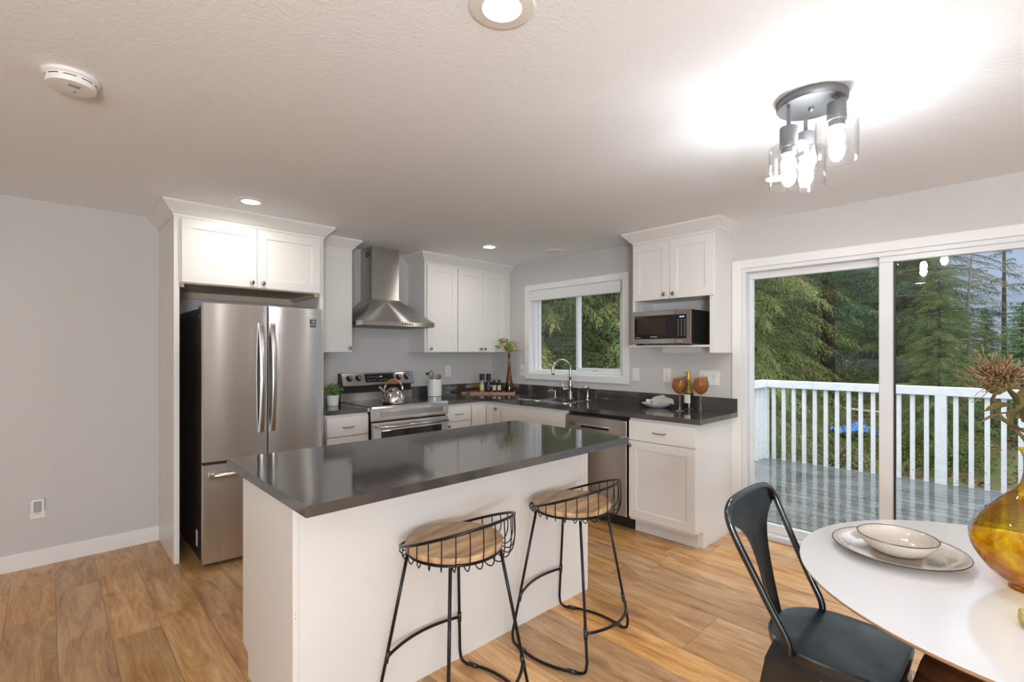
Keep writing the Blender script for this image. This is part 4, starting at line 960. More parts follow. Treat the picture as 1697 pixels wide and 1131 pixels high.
# ================================================================ BAR STOOLS
def stool():
    T = thing('bar_stool', 'bar stool', 'bar stool', (0, 0, 0), 0, 'wood seat wire bar stools')
    bm = bmesh.new(); lathe(bm, [(0, .638), (.180, .638), (.1845, .640), (.186, .646), (.186, .656), (.1835, .660), (.10, .6595), (0, .6585)], seg=56, cap=False); obj('seat', bm, MANGO, T, smooth=True)
    def hz(a): return .698 - .077 * math.sin(a)
    HR = .216
    bm = bmesh.new(); tube(bm, [(HR * math.cos(a) + .006, HR * math.sin(a) - .013, hz(a)) for a in np.linspace(0, 2 * PI, 49)[:-1]], .0055, 8, closed=True); obj('top_rail', bm, BLACKM, T)
    bm = bmesh.new(); tube(bm, [(.178 * math.cos(a), .178 * math.sin(a), .631) for a in np.linspace(0, 2 * PI, 41)[:-1]], .0055, 8, closed=True); obj('seat_ring', bm, BLACKM, T)
    for k in range(28):
        a = (k + .5) * 2 * PI / 28; c_, s_ = math.cos(a), math.sin(a); h = hz(a)
        P_ = spline([(HR * c_, HR * s_, h), ((HR + .002) * c_, (HR + .002) * s_, .622 + (h - .622) * .45), ((HR - .005) * c_, (HR - .005) * s_, .633), ((HR - .020) * c_, (HR - .020) * s_, .6195), (.178 * c_, .178 * s_, .629)], 4)
        P_ = [Vector((v.x + .006 * max(0, (math.hypot(v.x, v.y) - .18) / .036), v.y - .013 * max(0, (math.hypot(v.x, v.y) - .18) / .036), v.z)) for v in P_]
        bm = bmesh.new(); tube(bm, P_, .0023, 6); obj('back_wire', bm, BLACKM, T)
    FX, FY = .214, .198
    foot = {}
    for nm, sx_, sy_ in (('A', -1, 1), ('B', -1, -1), ('C', 1, -1), ('D', 1, 1)):
        tx, ty = .128 * sx_, .118 * sy_; fx, fy = FX * sx_, FY * sy_
        P_ = [Vector((tx, ty, .622)), Vector((fx * .985, fy * .985, .060))] + spline([(fx * .99, fy * .985, .058), (fx, fy * .955, .022), (fx + .004 * sx_, fy * .83, .009), (fx + .012 * sx_, fy * .66, .009)], 4)
        bm = bmesh.new(); tube(bm, [P_[0], P_[0].lerp(P_[1], .5), P_[1]] + P_[3:], .0064, 10); foot[nm] = obj('leg', bm, BLACKM, T)
    for sx_ in (-1, 1):
        P_ = [(FX * sx_ + sx_ * (.012 + .026 * (1 - (t * t))), FY * .70 * t, .009) for t in np.linspace(-1, 1, 13)]
        bm = bmesh.new(); tube(bm, P_, .0064, 10); obj('base_rail', bm, BLACKM, T)
        for sy_ in (-1, 1):
            bm = bmesh.new(); q = Vector((FX * sx_ + sx_ * .014, FY * .66 * sy_, .010)); tube(bm, [q - Vector((sx_ * .004, -.02 * sy_, 0)), q + Vector((sx_ * .004, -.02 * sy_, 0))], .0088, 10); obj('rail_sleeve', bm, BLACKP, T)
    zf = .205
    for sy_, za in ((1, .222), (-1, .170)):
        t_ = (.622 - za) / .562; x = .122 + (FX * .985 - .122) * t_; y = .112 + (FY * .985 - .112) * t_
        bul = .055 if sy_ > 0 else .075
        if sy_ > 0: y -= .0
        P_ = [(x * u, (y + bul * (1 - u * u)) * sy_ if sy_ < 0 else y + .040 * (1 - u * u), za) for u in np.linspace(-1, 1, 17)]
        bm = bmesh.new(); tube(bm, P_, .0064, 10); obj('footrest', bm, BLACKM, T)
        for sx_ in (-1, 1):
            bm = bmesh.new(); c0 = Vector((x * sx_, y * sy_, za)); dr_ = Vector(((.122 - FX * .985) * sx_, (.112 - FY * .985) * sy_, .562)).normalized()
            tube(bm, [c0 - dr_ * .022, c0 + dr_ * .022], .0088, 10); obj('leg_collar', bm, BLACKP, T)
    return T
S1 = stool(); S1.location = (-2.000, -2.866, 0); S1.rotation_euler = (0, 0, .17)
S1['label'] = 'black wire bar stool with round wood seat at the far end of the island'
S2 = copy_tree(S1); S2.location = (-2.694, -2.862, 0); S2.rotation_euler = (0, 0, .10)
S2['label'] = 'nearer black wire bar stool with round wood seat, left of the other stool'

# ================================================================ DINING TABLE AND CHAIR
TX, TY, TR, TZ = -1.955, -4.428, .571, .750
T = thing('dining_table', 'round white-topped dining table with plywood edge', 'table', (TX, TY, 0))
bm = bmesh.new(); lathe(bm, [(0, TZ - .003), (TR - .001, TZ - .003), (TR, TZ - .002), (TR - .001, TZ), (0, TZ)], seg=120, cap=False); obj('table_top', bm, TABLEW, T, smooth=True)
bm = bmesh.new(); lathe(bm, [(0, TZ - .026), (TR - .030, TZ - .026), (TR - .004, TZ - .010), (TR, TZ - .0035), (0, TZ - .0035)], seg=120, cap=False); obj('plywood_underlayer', bm, PLYEDGE, T, smooth=True)
bm = bmesh.new(); lathe(bm, [(0, .66), (.12, .66), (.20, TZ - .028), (0, TZ - .0275)], seg=6, cap=False); obj('pedestal_hub', bm, WALNUT, T)
for k in range(4):
    a = PI / 4 + k * PI / 2 + .35; c_, s_ = math.cos(a), math.sin(a)
    bm = bmesh.new(); P_ = [(.03, .70), (.17, .70), (.30, .42), (.42, .0), (.36, .0), (.20, .34), (.05, .50), (.03, .52)]
    prism(bm, P_, -.035, .035, 'y'); bmesh.ops.bevel(bm, geom=bm.edges[:], offset=.008, segments=2, affect='EDGES')
    o = obj('leg', bm, WALNUT, T, smooth=True, rot=(0, 0, a))

def chair():
    T = thing('dining_chair', 'dark gunmetal bistro chair with open hoop back pulled up to the round table', 'chair', (-1.985, -3.95, 0), 0)
    # seat outline
    out = []
    for k in range(64):
        a = 2 * PI * k / 64; c_, s_ = math.cos(a), math.sin(a)
        p = 7 if s_ < 0 else 2.3
        r = (abs(c_) ** p + abs(s_) ** p) ** (-1 / p)
        x = r * c_ * (.186 if s_ > 0 else .186 - .012 * abs(s_)); y = r * s_ * (.192 if s_ > 0 else .182); out.append((x, y))
    bm = bmesh.new(); rings = []
    for sc, z in ((.55, .448), (.90, .4515), (.975, .4535), (1.0, .450), (1.0, .436), (.985, .422)):
        rings.append([bm.verts.new((x * sc, y * sc, z)) for x, y in out])
    cvt = bm.verts.new((0, 0, .4465))
    for k in range(64): bm.faces.new((cvt, rings[0][k], rings[0][(k + 1) % 64]))
    for a, b in zip(rings, rings[1:]):
        for k in range(64): bm.faces.new((a[k], b[k], b[(k + 1) % 64], a[(k + 1) % 64]))
    obj('seat', bm, GUN, T, smooth=True)
    for sx_ in (-1, 1):
        for sy_ in (-1, 1):
            bm = bmesh.new()
            lev = [(.0, .022), (.10, .030), (.20, .040), (.28, .055), (.33, .080), (.36, .110), (.38, .145), (.392, None), (.450, None)]
            for axis in (0, 1):
                rows = []
                for z, w_ in lev:
                    kx = .148 + .020 * min(1, (.45 - z) / .06) + max(0, .38 - z) * .115; ky = .140 + .021 * min(1, (.45 - z) / .06) + max(0, .38 - z) * (.16 if sy_ > 0 else .115)
                    off, am = (kx, ky) if axis == 0 else (ky, kx)
                    ins = 0 if w_ is None else max(0, am - w_)
                    if axis == 0: rows.append((bm.verts.new((off * sx_, am * sy_, z)), bm.verts.new((off * sx_, ins * sy_, z))))
                    else: rows.append((bm.verts.new((am * sx_, off * sy_, z)), bm.verts.new((ins * sx_, off * sy_, z))))
                for (a, b), (c, d_) in zip(rows, rows[1:]): bm.faces.new((a, b, d_, c))
            bmesh.ops.remove_doubles(bm, verts=bm.verts[:], dist=.0005); bmesh.ops.recalc_face_normals(bm, faces=bm.faces[:])
            bmesh.ops.solidify(bm, geom=bm.faces[:], thickness=.004)
            obj('leg', bm, GUN, T, smooth=True)
    half = [(.179, .084, .436), (.180, .090, .480), (.188, .132, .560), (.199, .182, .660), (.212, .235, .770), (.208, .258, .825), (.175, .270, .856), (.110, .274, .869), (0, .275, .873)]
    P_ = spline([(-x, y, z) for x, y, z in half] + half[::-1][1:], 6)
    bm = bmesh.new(); tube(bm, P_, .0115, 12); obj('back_hoop', bm, GUN, T)
    rows = []; bm = bmesh.new()
    for z, w_ in ((.452, .050), (.50, .049), (.56, .051), (.62, .057), (.67, .066), (.71, .080), (.745, .102), (.770, .132), (.788, .165), (.802, .205), (.825, .202), (.850, .175), (.865, .120), (.872, .06)):
        yy = .178 + (z - .452) / .44 * .100
        rows.append([bm.verts.new((w_ * u, yy + .012 * (1 - u * u) * (1 if z < .85 else .3), z)) for u in np.linspace(-1, 1, 13)])
    for a, b in zip(rows, rows[1:]):
        for k in range(12): bm.faces.new((a[k], a[k + 1], b[k + 1], b[k]))
    bmesh.ops.solidify(bm, geom=bm.faces[:], thickness=.003); obj('back_splat', bm, GUN, T, smooth=True)
    bm = bmesh.new(); tube(bm, [(-.20, .19, .14), (0, 0, .20), (.20, -.17, .14)], .006, 8); tube(bm, [(.20, .19, .14), (0, 0, .206), (-.20, -.17, .14)], .006, 8); obj('cross_brace', bm, GUN, T)
    return T
chair()

T = thing('charger_plate', 'large cream glazed plate with brown rim on the dining table', 'plate', (-1.932, -4.098, TZ))
bm = bmesh.new(); lathe(bm, [(0, .002), (.10, .0), (.108, .003), (.135, .012), (.166, .0235), (.169, .0265), (.164, .0275), (.135, .019), (.118, .012), (.112, .0095), (0, .009)], seg=72, cap=False); obj('plate_body', bm, STONEW, T, smooth=True)
bm = bmesh.new(); lathe(bm, [(.1668, .0236), (.1696, .0264), (.1682, .0280), (.1668, .0278)], seg=72, cap=False); obj('brown_rim', bm, BROWNR, T, smooth=True)
T = thing('cereal_bowl', 'cream glazed bowl with brown rim sitting on the large plate', 'bowl', (-1.932, -4.096, TZ + .0095))
bm = bmesh.new(); lathe(bm, [(0, .002), (.052, 0), (.058, .003), (.080, .016), (.096, .036), (.101, .0505), (.0985, .051), (.093, .037), (.076, .019), (.05, .009), (0, .0075)], seg=64, cap=False); obj('bowl_body', bm, STONEW, T, smooth=True)
bm = bmesh.new(); lathe(bm, [(.1004, .0490), (.1018, .0510), (.0998, .0522), (.0980, .0506)], seg=64, cap=False); obj('brown_rim', bm, BROWNR, T, smooth=True)

VX, VY = -1.957, -4.384
T = thing('amber_glass_vase', 'large bulbous yellow-amber glass vase at the right edge of the table', 'vase', (VX, VY, TZ))
bm = bmesh.new(); pr = [(0, .003), (.044, 0), (.049, .004), (.047, .012), (.058, .020), (.074, .030), (.104, .062), (.123, .095), (.129, .122), (.124, .150), (.105, .186), (.077, .222), (.049, .250), (.031, .270), (.023, .295), (.021, .33), (.024, .355), (.033, .370)]
pr2 = [tuple(p) for p in [(max(0, v.x), v.y) for v in [Vector((q.x, q.y)) for q in spline([(a, b, 0) for a, b in pr], 3)]]]
lathe(bm, pr2, seg=72, cap=False, fn=lambda a, z: 1 + .018 * math.sin(9 * a + 16 * z) * min(1, max(0, (z - .02) * 14)) * (z < .26))
obj('glass_body', bm, YELLOWG, T, smooth=True)
T = thing('glass_votive', 'small pale yellow glass cup on the table in front of the amber vase', 'glass cup', (-2.220, -4.372 - .015, TZ))
bm = bmesh.new(); lathe(bm, [(0, .002), (.022, 0), (.030, .006), (.033, .022), (.031, .036), (.0295, .036), (.031, .022), (.027, .009), (0, .006)], seg=36, cap=False); obj('cup_body', bm, m_clear('pale_yellow_glass', (.98, .96, .82), edge=(.75, .62, .15), ior=1.5, mul=1.6), T, smooth=True)

# dried protea stems in the vase
PB = m_blend('protea_filament', [(.11, .06, .03), (.24, .135, .07), (.40, .26, .14)], 40, .6)
PL_ = m_blend('protea_leaf', [(.07, .032, .012), (.17, .10, .03), (.10, .105, .035), (.22, .085, .04)], 14, .55)
def leaf(bm, p0, d_, L, wd, up, rnd, curl=.3):
    d_ = d_.normalized(); s_ = d_.cross(up).normalized(); n_ = s_.cross(d_); rows = []
    for k in range(8):
        t = k / 7; w_ = wd * math.sin(PI * min(1, .08 + t * .92)) ** .7 * (1 - .1 * t) + .0008
        c = p0 + d_ * L * t + n_ * (-curl * L * t * t)
        rows.append([bm.verts.new(c + s_ * w_ * u + n_ * (.35 * w_ * u * u)) for u in (-1, -.5, 0, .5, 1)])
    for a, b in zip(rows, rows[1:]):
        for q in range(4): bm.faces.new((a[q], a[q + 1], b[q + 1], b[q]))
def protea(label, base, neck, head, axis, seed, leaves):
    rnd = random.Random(seed); T = thing('protea_flower', label, 'flower', (VX, VY, TZ))
    base, neck, head, axis = Vector(base), Vector(neck), Vector(head), Vector(axis).normalized()
    bm = bmesh.new(); tube(bm, spline([base, neck, head - axis * .09 + Vector((0, 0, -.01)), head - axis * .03], 6), [.0042] * 18 + [.006], 8); obj('stem', bm, PL_, T)
    t1 = axis.orthogonal().normalized(); t2 = axis.cross(t1)
    bm = bmesh.new()
    M_ = Matrix.Translation(head) @ Matrix((t1, t2, axis)).transposed().to_4x4()
    lathe(bm, [(0, -.035), (.014, -.030), (.024, -.012), (.028, .006), (.025, .022), (.015, .034), (0, .038)], seg=20, mat=M_, cap=False); obj('cone', bm, mat('protea_cone', (.13, .11, .035), .8, bump=.5, bscale=120), T, smooth=True)
    bm = bmesh.new()
    for k in range(340):
        ph = rnd.uniform(0, 2 * PI); th = abs(rnd.gauss(0, 1)) * .62 + .15
        if th > 2.0: th = 2.0
        q = axis * math.cos(th) + (t1 * math.cos(ph) + t2 * math.sin(ph)) * math.sin(th)
        L = rnd.uniform(.030, .052) * (1.25 if th > 1.0 else 1)
        p0 = head + q * .019; bend = (axis * (.5 if th > .8 else -.2) + Vector((rnd.gauss(0, .3), rnd.gauss(0, .3), rnd.gauss(0, .3))))
        tube(bm, [p0, p0 + q * L * .45, p0 + q * L * .85 + bend * L * .18, p0 + q * L + bend * L * .42], [.0013, .0010, .0008, .0013], 4)
    obj('filaments', bm, PB, T)
    bm = bmesh.new()
    for (px_, d_, L, wd) in leaves: leaf(bm, Vector(px_), Vector(d_), L, wd, Vector((rnd.gauss(0, .3), rnd.gauss(0, .3), 1)), rnd, rnd.uniform(-.2, .35))
    obj('leaves', bm, PL_, T, smooth=True)
rt = Vector((math.cos(YAW), -math.sin(YAW), 0)); fwd = Vector((math.sin(YAW), math.cos(YAW), 0)); up = Vector((0, 0, 1))
def vv(r, z, f=0): return rt * r + up * (z - TZ) + fwd * f
protea('brown dried protea bloom leaning left out of the amber vase', (0, 0, .10), vv(-.002, 1.10), vv(-.100, 1.292), (-.62, -.05, .62), 3,
       [(vv(-.060, 1.235), -rt + up * .12 - fwd * .3, .085, .011), (vv(-.056, 1.215), -rt - up * .05 + fwd * .2, .078, .012), (vv(-.050, 1.225), -rt * .7 - up * .25 - fwd * .5, .070, .013),
        (vv(-.045, 1.235), -rt * .5 + up * .9, .070, .014), (vv(-.040, 1.225), up * 1 + rt * .1 - fwd * .3, .080, .014), (vv(-.035, 1.20), rt * .2 + up * 1 + fwd * .3, .085, .014), (vv(-.03, 1.19), -rt * .2 + up * .6 - fwd * .8, .07, .014),
        (vv(-.022, 1.16), -rt * .6 + up * .5 + fwd * .6, .06, .012), (vv(-.02, 1.15), rt * .9 + up * .5, .07, .013)])
protea('brown dried protea bloom standing upright in the amber vase beyond the photo edge', (.01, .0, .10), vv(.004, 1.10), vv(.085, 1.34), (.35, .1, .9), 9,
       [(vv(.010, 1.18), -rt * .25 + up * 1, .12, .016), (vv(.0, 1.16), -rt * .6 + up * .35, .05, .012), (vv(.02, 1.20), rt + up * .4, .09, .014), (vv(.006, 1.14), -rt * .55 + up * .30 - fwd * .3, .045, .012), (vv(.03, 1.22), up + fwd * .4, .10, .015)])

# ================================================================ DECK
DK = .038
m, n, p = new('wet_deck_boards'); tcn = n.nodes.new('ShaderNodeTexCoord')
q1 = n.nodes.new('ShaderNodeTexNoise'); q1.inputs['Scale'].default_value = 3.5; q1.inputs['Detail'].default_value = 6
r1 = n.nodes.new('ShaderNodeMapRange'); r1.inputs[1].default_value = .35; r1.inputs[2].default_value = .65; r1.inputs[3].default_value = .04; r1.inputs[4].default_value = .16
r2 = n.nodes.new('ShaderNodeValToRGB'); r2.color_ramp.elements[0].position = .3; r2.color_ramp.elements[0].color = (.07, .075, .075, 1); r2.color_ramp.elements[1].position = .7; r2.color_ramp.elements[1].color = (.17, .18, .18, 1)
link(n, tcn.outputs['Object'], q1.inputs['Vector']); link(n, q1.outputs['Fac'], r1.inputs[0]); link(n, r1.outputs[0], p.inputs['Roughness']); link(n, q1.outputs['Fac'], r2.inputs[0]); link(n, r2.outputs[0], p.inputs['Base Color'])
q2 = n.nodes.new('ShaderNodeTexNoise'); q2.inputs['Scale'].default_value = 30; bmp = n.nodes.new('ShaderNodeBump'); bmp.inputs['Strength'].default_value = .12; bmp.inputs['Distance'].default_value = .003
link(n, tcn.outputs['Object'], q2.inputs['Vector']); link(n, q2.outputs['Fac'], bmp.inputs['Height']); link(n, bmp.outputs[0], p.inputs['Normal'])
p.inputs['Specular IOR Level'].default_value = .9; p.inputs['IOR'].default_value = 1.6
WETD = m
bxs = []; x = .16
while x < 2.74:
    bxs.append((x, min(x + .130, 2.80), -8.5, -1.98, DK - .03, DK)); x += .140
bm = B(*bxs); struct('deck_floor', bm, WETD)
struct('deck_framing', B((2.74, 2.78, -8.5, -1.98, DK - .28, DK - .035), (.15, 2.74, -2.02, -1.98, DK - .28, DK - .035), (2.6, 2.72, -2.16, -2.04, -2.9, DK - .03), (2.6, 2.72, -5.6, -5.48, -2.9, DK - .03)), mat('deck_timber', (.30, .26, .22), .8))
RX = 2.75; RZT = 1.018
RAILW = mat('white_rail_paint', (.74, .76, .77), .4, vary=.06, vscale=14)
T = thing('deck_railing', 'white painted deck railing with square balusters outside the sliding door', 'railing', (RX, -2.09, DK))
RT = RZT - DK; Y0_ = -2.09
obj('top_rail', B((-.045, .045, -5.8, .05, RT - .088, RT), bev=.004), RAILW, T)
obj('top_rail', B((-2.58, -.045, -.045, .045, RT - .088, RT), bev=.004), RAILW, T)
for k in range(0, 49):
    y = -.1125 * k
    if k % 15 == 0: obj('post', B((-.045, .045, y - .045, y + .045, -.02, RT - .088), bev=.003), RAILW, T)
    else: obj('baluster', B((-.019, .019, y - .019, y + .019, -.02, RT - .088), bev=.002), RAILW, T)
for k in range(1, 20): obj('baluster', B((-.13 * k - .019, -.13 * k + .019, -.019, .019, -.02, RT - .088), bev=.002), RAILW, T)

# ================================================================ OUTDOORS
GZ = -2.9
def gz(X, Y):                # the garden rises away from the house towards the road
    t = min(1, max(0, (X - 4) / 14)); t = t * t * (3 - 2 * t)
    return GZ + 2.9 * t + .10 * math.sin(X * .7) * math.cos(Y * .5) + max(0, X - 30) * .02
def place(px_, d_):           # point on the ground d_ metres out from the house side, px_ metres sideways
    return px_, d_
GR = m_blend('leaf_litter', [(.035, .045, .015), (.10, .085, .035), (.075, .10, .03), (.17, .10, .05)], 1.6, .95, bump=.8, detail=10)
bm = bmesh.new()
nx, ny = 90, 120; rnd = random.Random(4); V = []
for i in range(nx + 1):
    row = []
    for j in range(ny + 1):
        X = .15 + (i / nx) ** 1.8 * 110; Y = -70 + j / ny * 150
        z = gz(X, Y)
        row.append(bm.verts.new((X, Y, z)))
    V.append(row)
for i in range(nx):
    for j in range(ny): bm.faces.new((V[i][j], V[i + 1][j], V[i + 1][j + 1], V[i][j + 1]))
struct('ground', bm, GR, smooth=True)

def mesh_np(name, verts, quads, mats, parent=None, mi=None):
    me = bpy.data.meshes.new(name); nv, nq = len(verts), len(quads)
    me.vertices.add(nv); me.vertices.foreach_set('co', np.asarray(verts, 'f').ravel())
    me.loops.add(nq * 4); me.loops.foreach_set('vertex_index', np.asarray(quads, 'i').ravel())
    me.polygons.add(nq); me.polygons.foreach_set('loop_start', np.arange(0, nq * 4, 4, dtype='i')); me.polygons.foreach_set('loop_total', np.full(nq, 4, 'i'))
    if mi is not None: me.polygons.foreach_set('material_index', np.asarray(mi, 'i'))
    me.update(calc_edges=True)
    for m_ in mats: me.materials.append(m_)
    o = bpy.data.objects.new(name, me); COL.objects.link(o); return par(o, parent)
def blades(P, D, L, Wd, rng):
    """P points, D directions (n,3), L lengths, Wd widths -> quads"""
    n_ = len(P); R = rng.normal(size=(n_, 3)); S = np.cross(D, R); S /= np.linalg.norm(S, axis=1)[:, None] + 1e-9
    v = np.empty((n_, 4, 3)); v[:, 0] = P; v[:, 1] = P + D * (L * .5)[:, None] + S * (Wd * .5)[:, None]; v[:, 2] = P + D * L[:, None]; v[:, 3] = P + D * (L * .5)[:, None] - S * (Wd * .5)[:, None]
    return v.reshape(-1, 3), np.arange(n_ * 4).reshape(-1, 4)
def foliage_mat(name, cols, scale):
    m, n, p = new(name); N = n.nodes.new
    t = N('ShaderNodeTexCoord'); q = N('ShaderNodeTexNoise'); q.inputs['Scale'].default_value = scale; q.inputs['Detail'].default_value = 7; q.inputs['Roughness'].default_value = .7
    r = N('ShaderNodeValToRGB'); e = r.color_ramp.elements; k = len(cols)
    e[0].position = .34; e[0].color = (*cols[0], 1); e[1].position = .66; e[1].color = (*cols[-1], 1)
    for i in range(1, k - 1): x = e.new(.34 + .32 * i / (k - 1)); x.color = (*cols[i], 1)
    link(n, t.outputs['Object'], q.inputs['Vector']); link(n, q.outputs['Fac'], r.inputs[0]); link(n, r.outputs[0], p.inputs['Base Color'])
    p.inputs['Roughness'].default_value = .55; p.inputs['Specular IOR Level'].default_value = .35
    return m
HEM = foliage_mat('hemlock_needles', [(.028, .052, .016), (.08, .125, .032), (.155, .215, .048), (.31, .30, .09)], .9)
CED = foliage_mat('cedar_needles', [(.03, .052, .016), (.10, .14, .034), (.20, .24, .055), (.34, .28, .10)], .8)
FIR = foliage_mat('fir_needles', [(.018, .05, .026), (.05, .105, .048), (.10, .18, .07)], .8)
SPR = foliage_mat('spruce_needles', [(.05, .14, .05), (.11, .25, .08), (.20, .36, .12)], 1.5)
BARK = m_blend('conifer_bark', [(.025, .018, .013), (.07, .05, .035), (.11, .09, .06)], 9, .95)
TWIG = m_blend('bare_twigs', [(.16, .13, .10), (.34, .30, .24)], 6, .9)
def conifer(name, label, HH, R, z0, droop, nb, seed, fm, bl=.11, bw=.024, dens=1.0, tr=.16, group=None, up_=.1, twigdroop=.8):
    rng = np.random.default_rng(seed); T = thing(name, label, 'tree', (0, 0, 0), 0, group)
    bm = bmesh.new(); tube(bm, [(0, 0, -.5), (0, 0, HH * .3), (.05, 0, HH * .65), (0, 0, HH)], [tr, tr * .8, tr * .45, .02], 10); obj('trunk', bm, BARK, T)
    Ps, Ds, Ls, Ws = [], [], [], []; bmb = bmesh.new()
    for i in range(nb):
        t = (i + rng.random()) / nb; h = z0 + (HH - z0) * t ** .92; az = rng.uniform(0, 2 * PI)
        L = (R * (1 - (h - z0) / (HH - z0)) ** .75 + .25) * rng.uniform(.65, 1.1)
        dr_ = np.array([math.cos(az), math.sin(az), 0]); n_ = max(5, int(L / .13 * dens)); tt = np.linspace(.12, 1, n_)
        path = lambda s_: np.array([0, 0, h])[None] + dr_[None] * (L * s_)[:, None] + np.array([0, 0, 1])[None] * (up_ * L * s_ - droop * L * s_ ** 2)[:, None]
        C = path(tt)
        if i % 2 == 0: tube(bmb, [tuple(c) for c in path(np.linspace(0, .95, 5))], [.022, .018, .013, .009, .004], 4, cap=False)
        side = np.array([-dr_[1], dr_[0], 0])
        for sgn in (-1, 1, 1 if rng.random() < .5 else -1):
            tl = (.16 + .42 * (1 - tt) ** .6 * min(1, L / 2.2)) * rng.uniform(.6, 1.25, n_)
            td = dr_[None] * rng.uniform(.3, 1.0, (n_, 1)) + side[None] * sgn * rng.uniform(.3, 1.0, (n_, 1)) + np.array([0, 0, -1])[None] * twigdroop * rng.uniform(.2, 1.2, (n_, 1))
            td /= np.linalg.norm(td, axis=1)[:, None]
            m_ = 9
            for k in range(m_):
                f = (k + rng.random(n_)) / m_; p_ = C + td * (tl * f)[:, None]; p_[:, 2] -= twigdroop * .35 * tl * f * f
                d_ = td + rng.normal(0, .38, (n_, 3)); d_[:, 2] -= .25 * twigdroop; d_ /= np.linalg.norm(d_, axis=1)[:, None]
                Ps.append(p_); Ds.append(d_); Ls.append(bl * rng.uniform(.6, 1.3, n_)); Ws.append(bw * rng.uniform(.7, 1.4, n_))
    obj('branches', bmb, BARK, T)
    v, q = blades(np.concatenate(Ps), np.concatenate(Ds), np.concatenate(Ls), np.concatenate(Ws), rng)
    mesh_np('foliage', v, q, [fm], T)
    return T
def at(px, d):                # d metres from the photographer, along the heading of picture column px
    a = (px - 848.5) / F; s_, c_ = math.sin(YAW), math.cos(YAW)
    return (CX + d * (s_ + a * c_), CY + d * (c_ - a * s_))
def put(o, xy, rz=0, sc=1.0, z=None, label=None):
    X, Y = xy; g0 = gz(X, Y) - .05 if z is None else z
    o.location = (X, Y, g0); o.rotation_euler = (0, 0, rz); o.scale = (sc, sc, sc)
    if label: o['label'] = label
    return o
A_ = conifer('hemlock_tree', 'x', 15, 3.7, .6, .32, 300, 1, HEM, bl=.075, bw=.0105, dens=1.8, group='conifers beyond the deck')
B_ = conifer('cedar_tree', 'x', 14, 3.4, .4, .42, 300, 2, CED, bl=.08, bw=.011, dens=1.8, group='conifers beyond the deck', twigdroop=1.3)
C_ = conifer('fir_tree', 'x', 17, 4.6, 3.0, .18, 240, 3, FIR, bl=.085, bw=.015, dens=1.6, group='conifers beyond the deck', tr=.24)
put(B_, at(900, 12.6), .4, 1.0, label='yellow-green cedar filling the left pane of the sink window')
put(copy_tree(A_), at(1012, 12.4), 1.9, 1.05, label='dark green hemlock filling the right pane of the sink window')
put(copy_tree(A_), at(850, 17), 4.0, 1.1, label='shaded hemlock behind the cedar, left of the sink window view')
put(copy_tree(C_), at(955, 19), 1.0, 1.0, label='tall fir behind the two trees seen through the sink window')
put(copy_tree(B_), at(1236, 11.6), 2.2, .84, label='drooping cedar at the left edge of the sliding door view')
put(copy_tree(A_), at(1170, 16.5), .3, 1.05, label='hemlock behind the drooping cedar, left of the sliding door view')
put(C_, at(1372, 16.5), 2.5, .95, label='fir with bare lower trunk in the middle of the left door pane')
put(A_, at(1540, 15.5), 3.3, .66, label='full hemlock behind the centre upright of the sliding door')
put(copy_tree(A_), at(1300, 22), 5.0, 1.0, label='distant hemlock behind the bare-trunked fir')
put(copy_tree(C_), at(1500, 23.0), .6, .70, label='dark fir left of the sky gap in the right door pane')
put(copy_tree(A_), at(1556, 11.8), 5.2, .34, label='young bright hemlock rising above the railing in the right door pane')
S_ = conifer('spruce_tree', 'bright green young spruce at the right edge of the door view', 6.2, 1.6, .3, .10, 150, 7, SPR, bl=.075, bw=.018, dens=1.6, tr=.07, twigdroop=.3)
put(S_, at(1694, 12.6), 0, .50)
P__ = conifer('pole_tree', 'thin-crowned tall tree with bare pole top against the sky', 13.8, 2.0, 1.0, .12, 44, 8, FIR, bl=.10, bw=.026, dens=.8, tr=.13)
put(P__, at(1664, 24), 0, .85)
# distant forest edge
D_ = conifer('distant_conifer', 'x', 12, 3.6, .2, .22, 110, 12, HEM, bl=.26, bw=.075, dens=.6, group='distant forest edge behind the near trees')
lab = 'distant evergreen in the forest edge behind the nearer trees'
D_['label'] = lab
rnd = random.Random(21)
spots = [(860, 30), (905, 27), (950, 31), (1000, 28), (1045, 32), (1120, 28), (1200, 30), (1250, 27), (1300, 31), (1350, 29), (1405, 34), (1450, 30), (1500, 33), (1545, 36), (1590, 40), (1632, 42), (1700, 40), (1760, 38), (1500, 26), (1340, 32)]
for k, (px, d_) in enumerate(spots):
    o = D_ if k == 0 else copy_tree(D_)
    sc = rnd.uniform(.8, 1.05) if px < 1540 else rnd.uniform(.38, .48)
    put(o, at(px, d_), rnd.uniform(0, 6.28), sc)
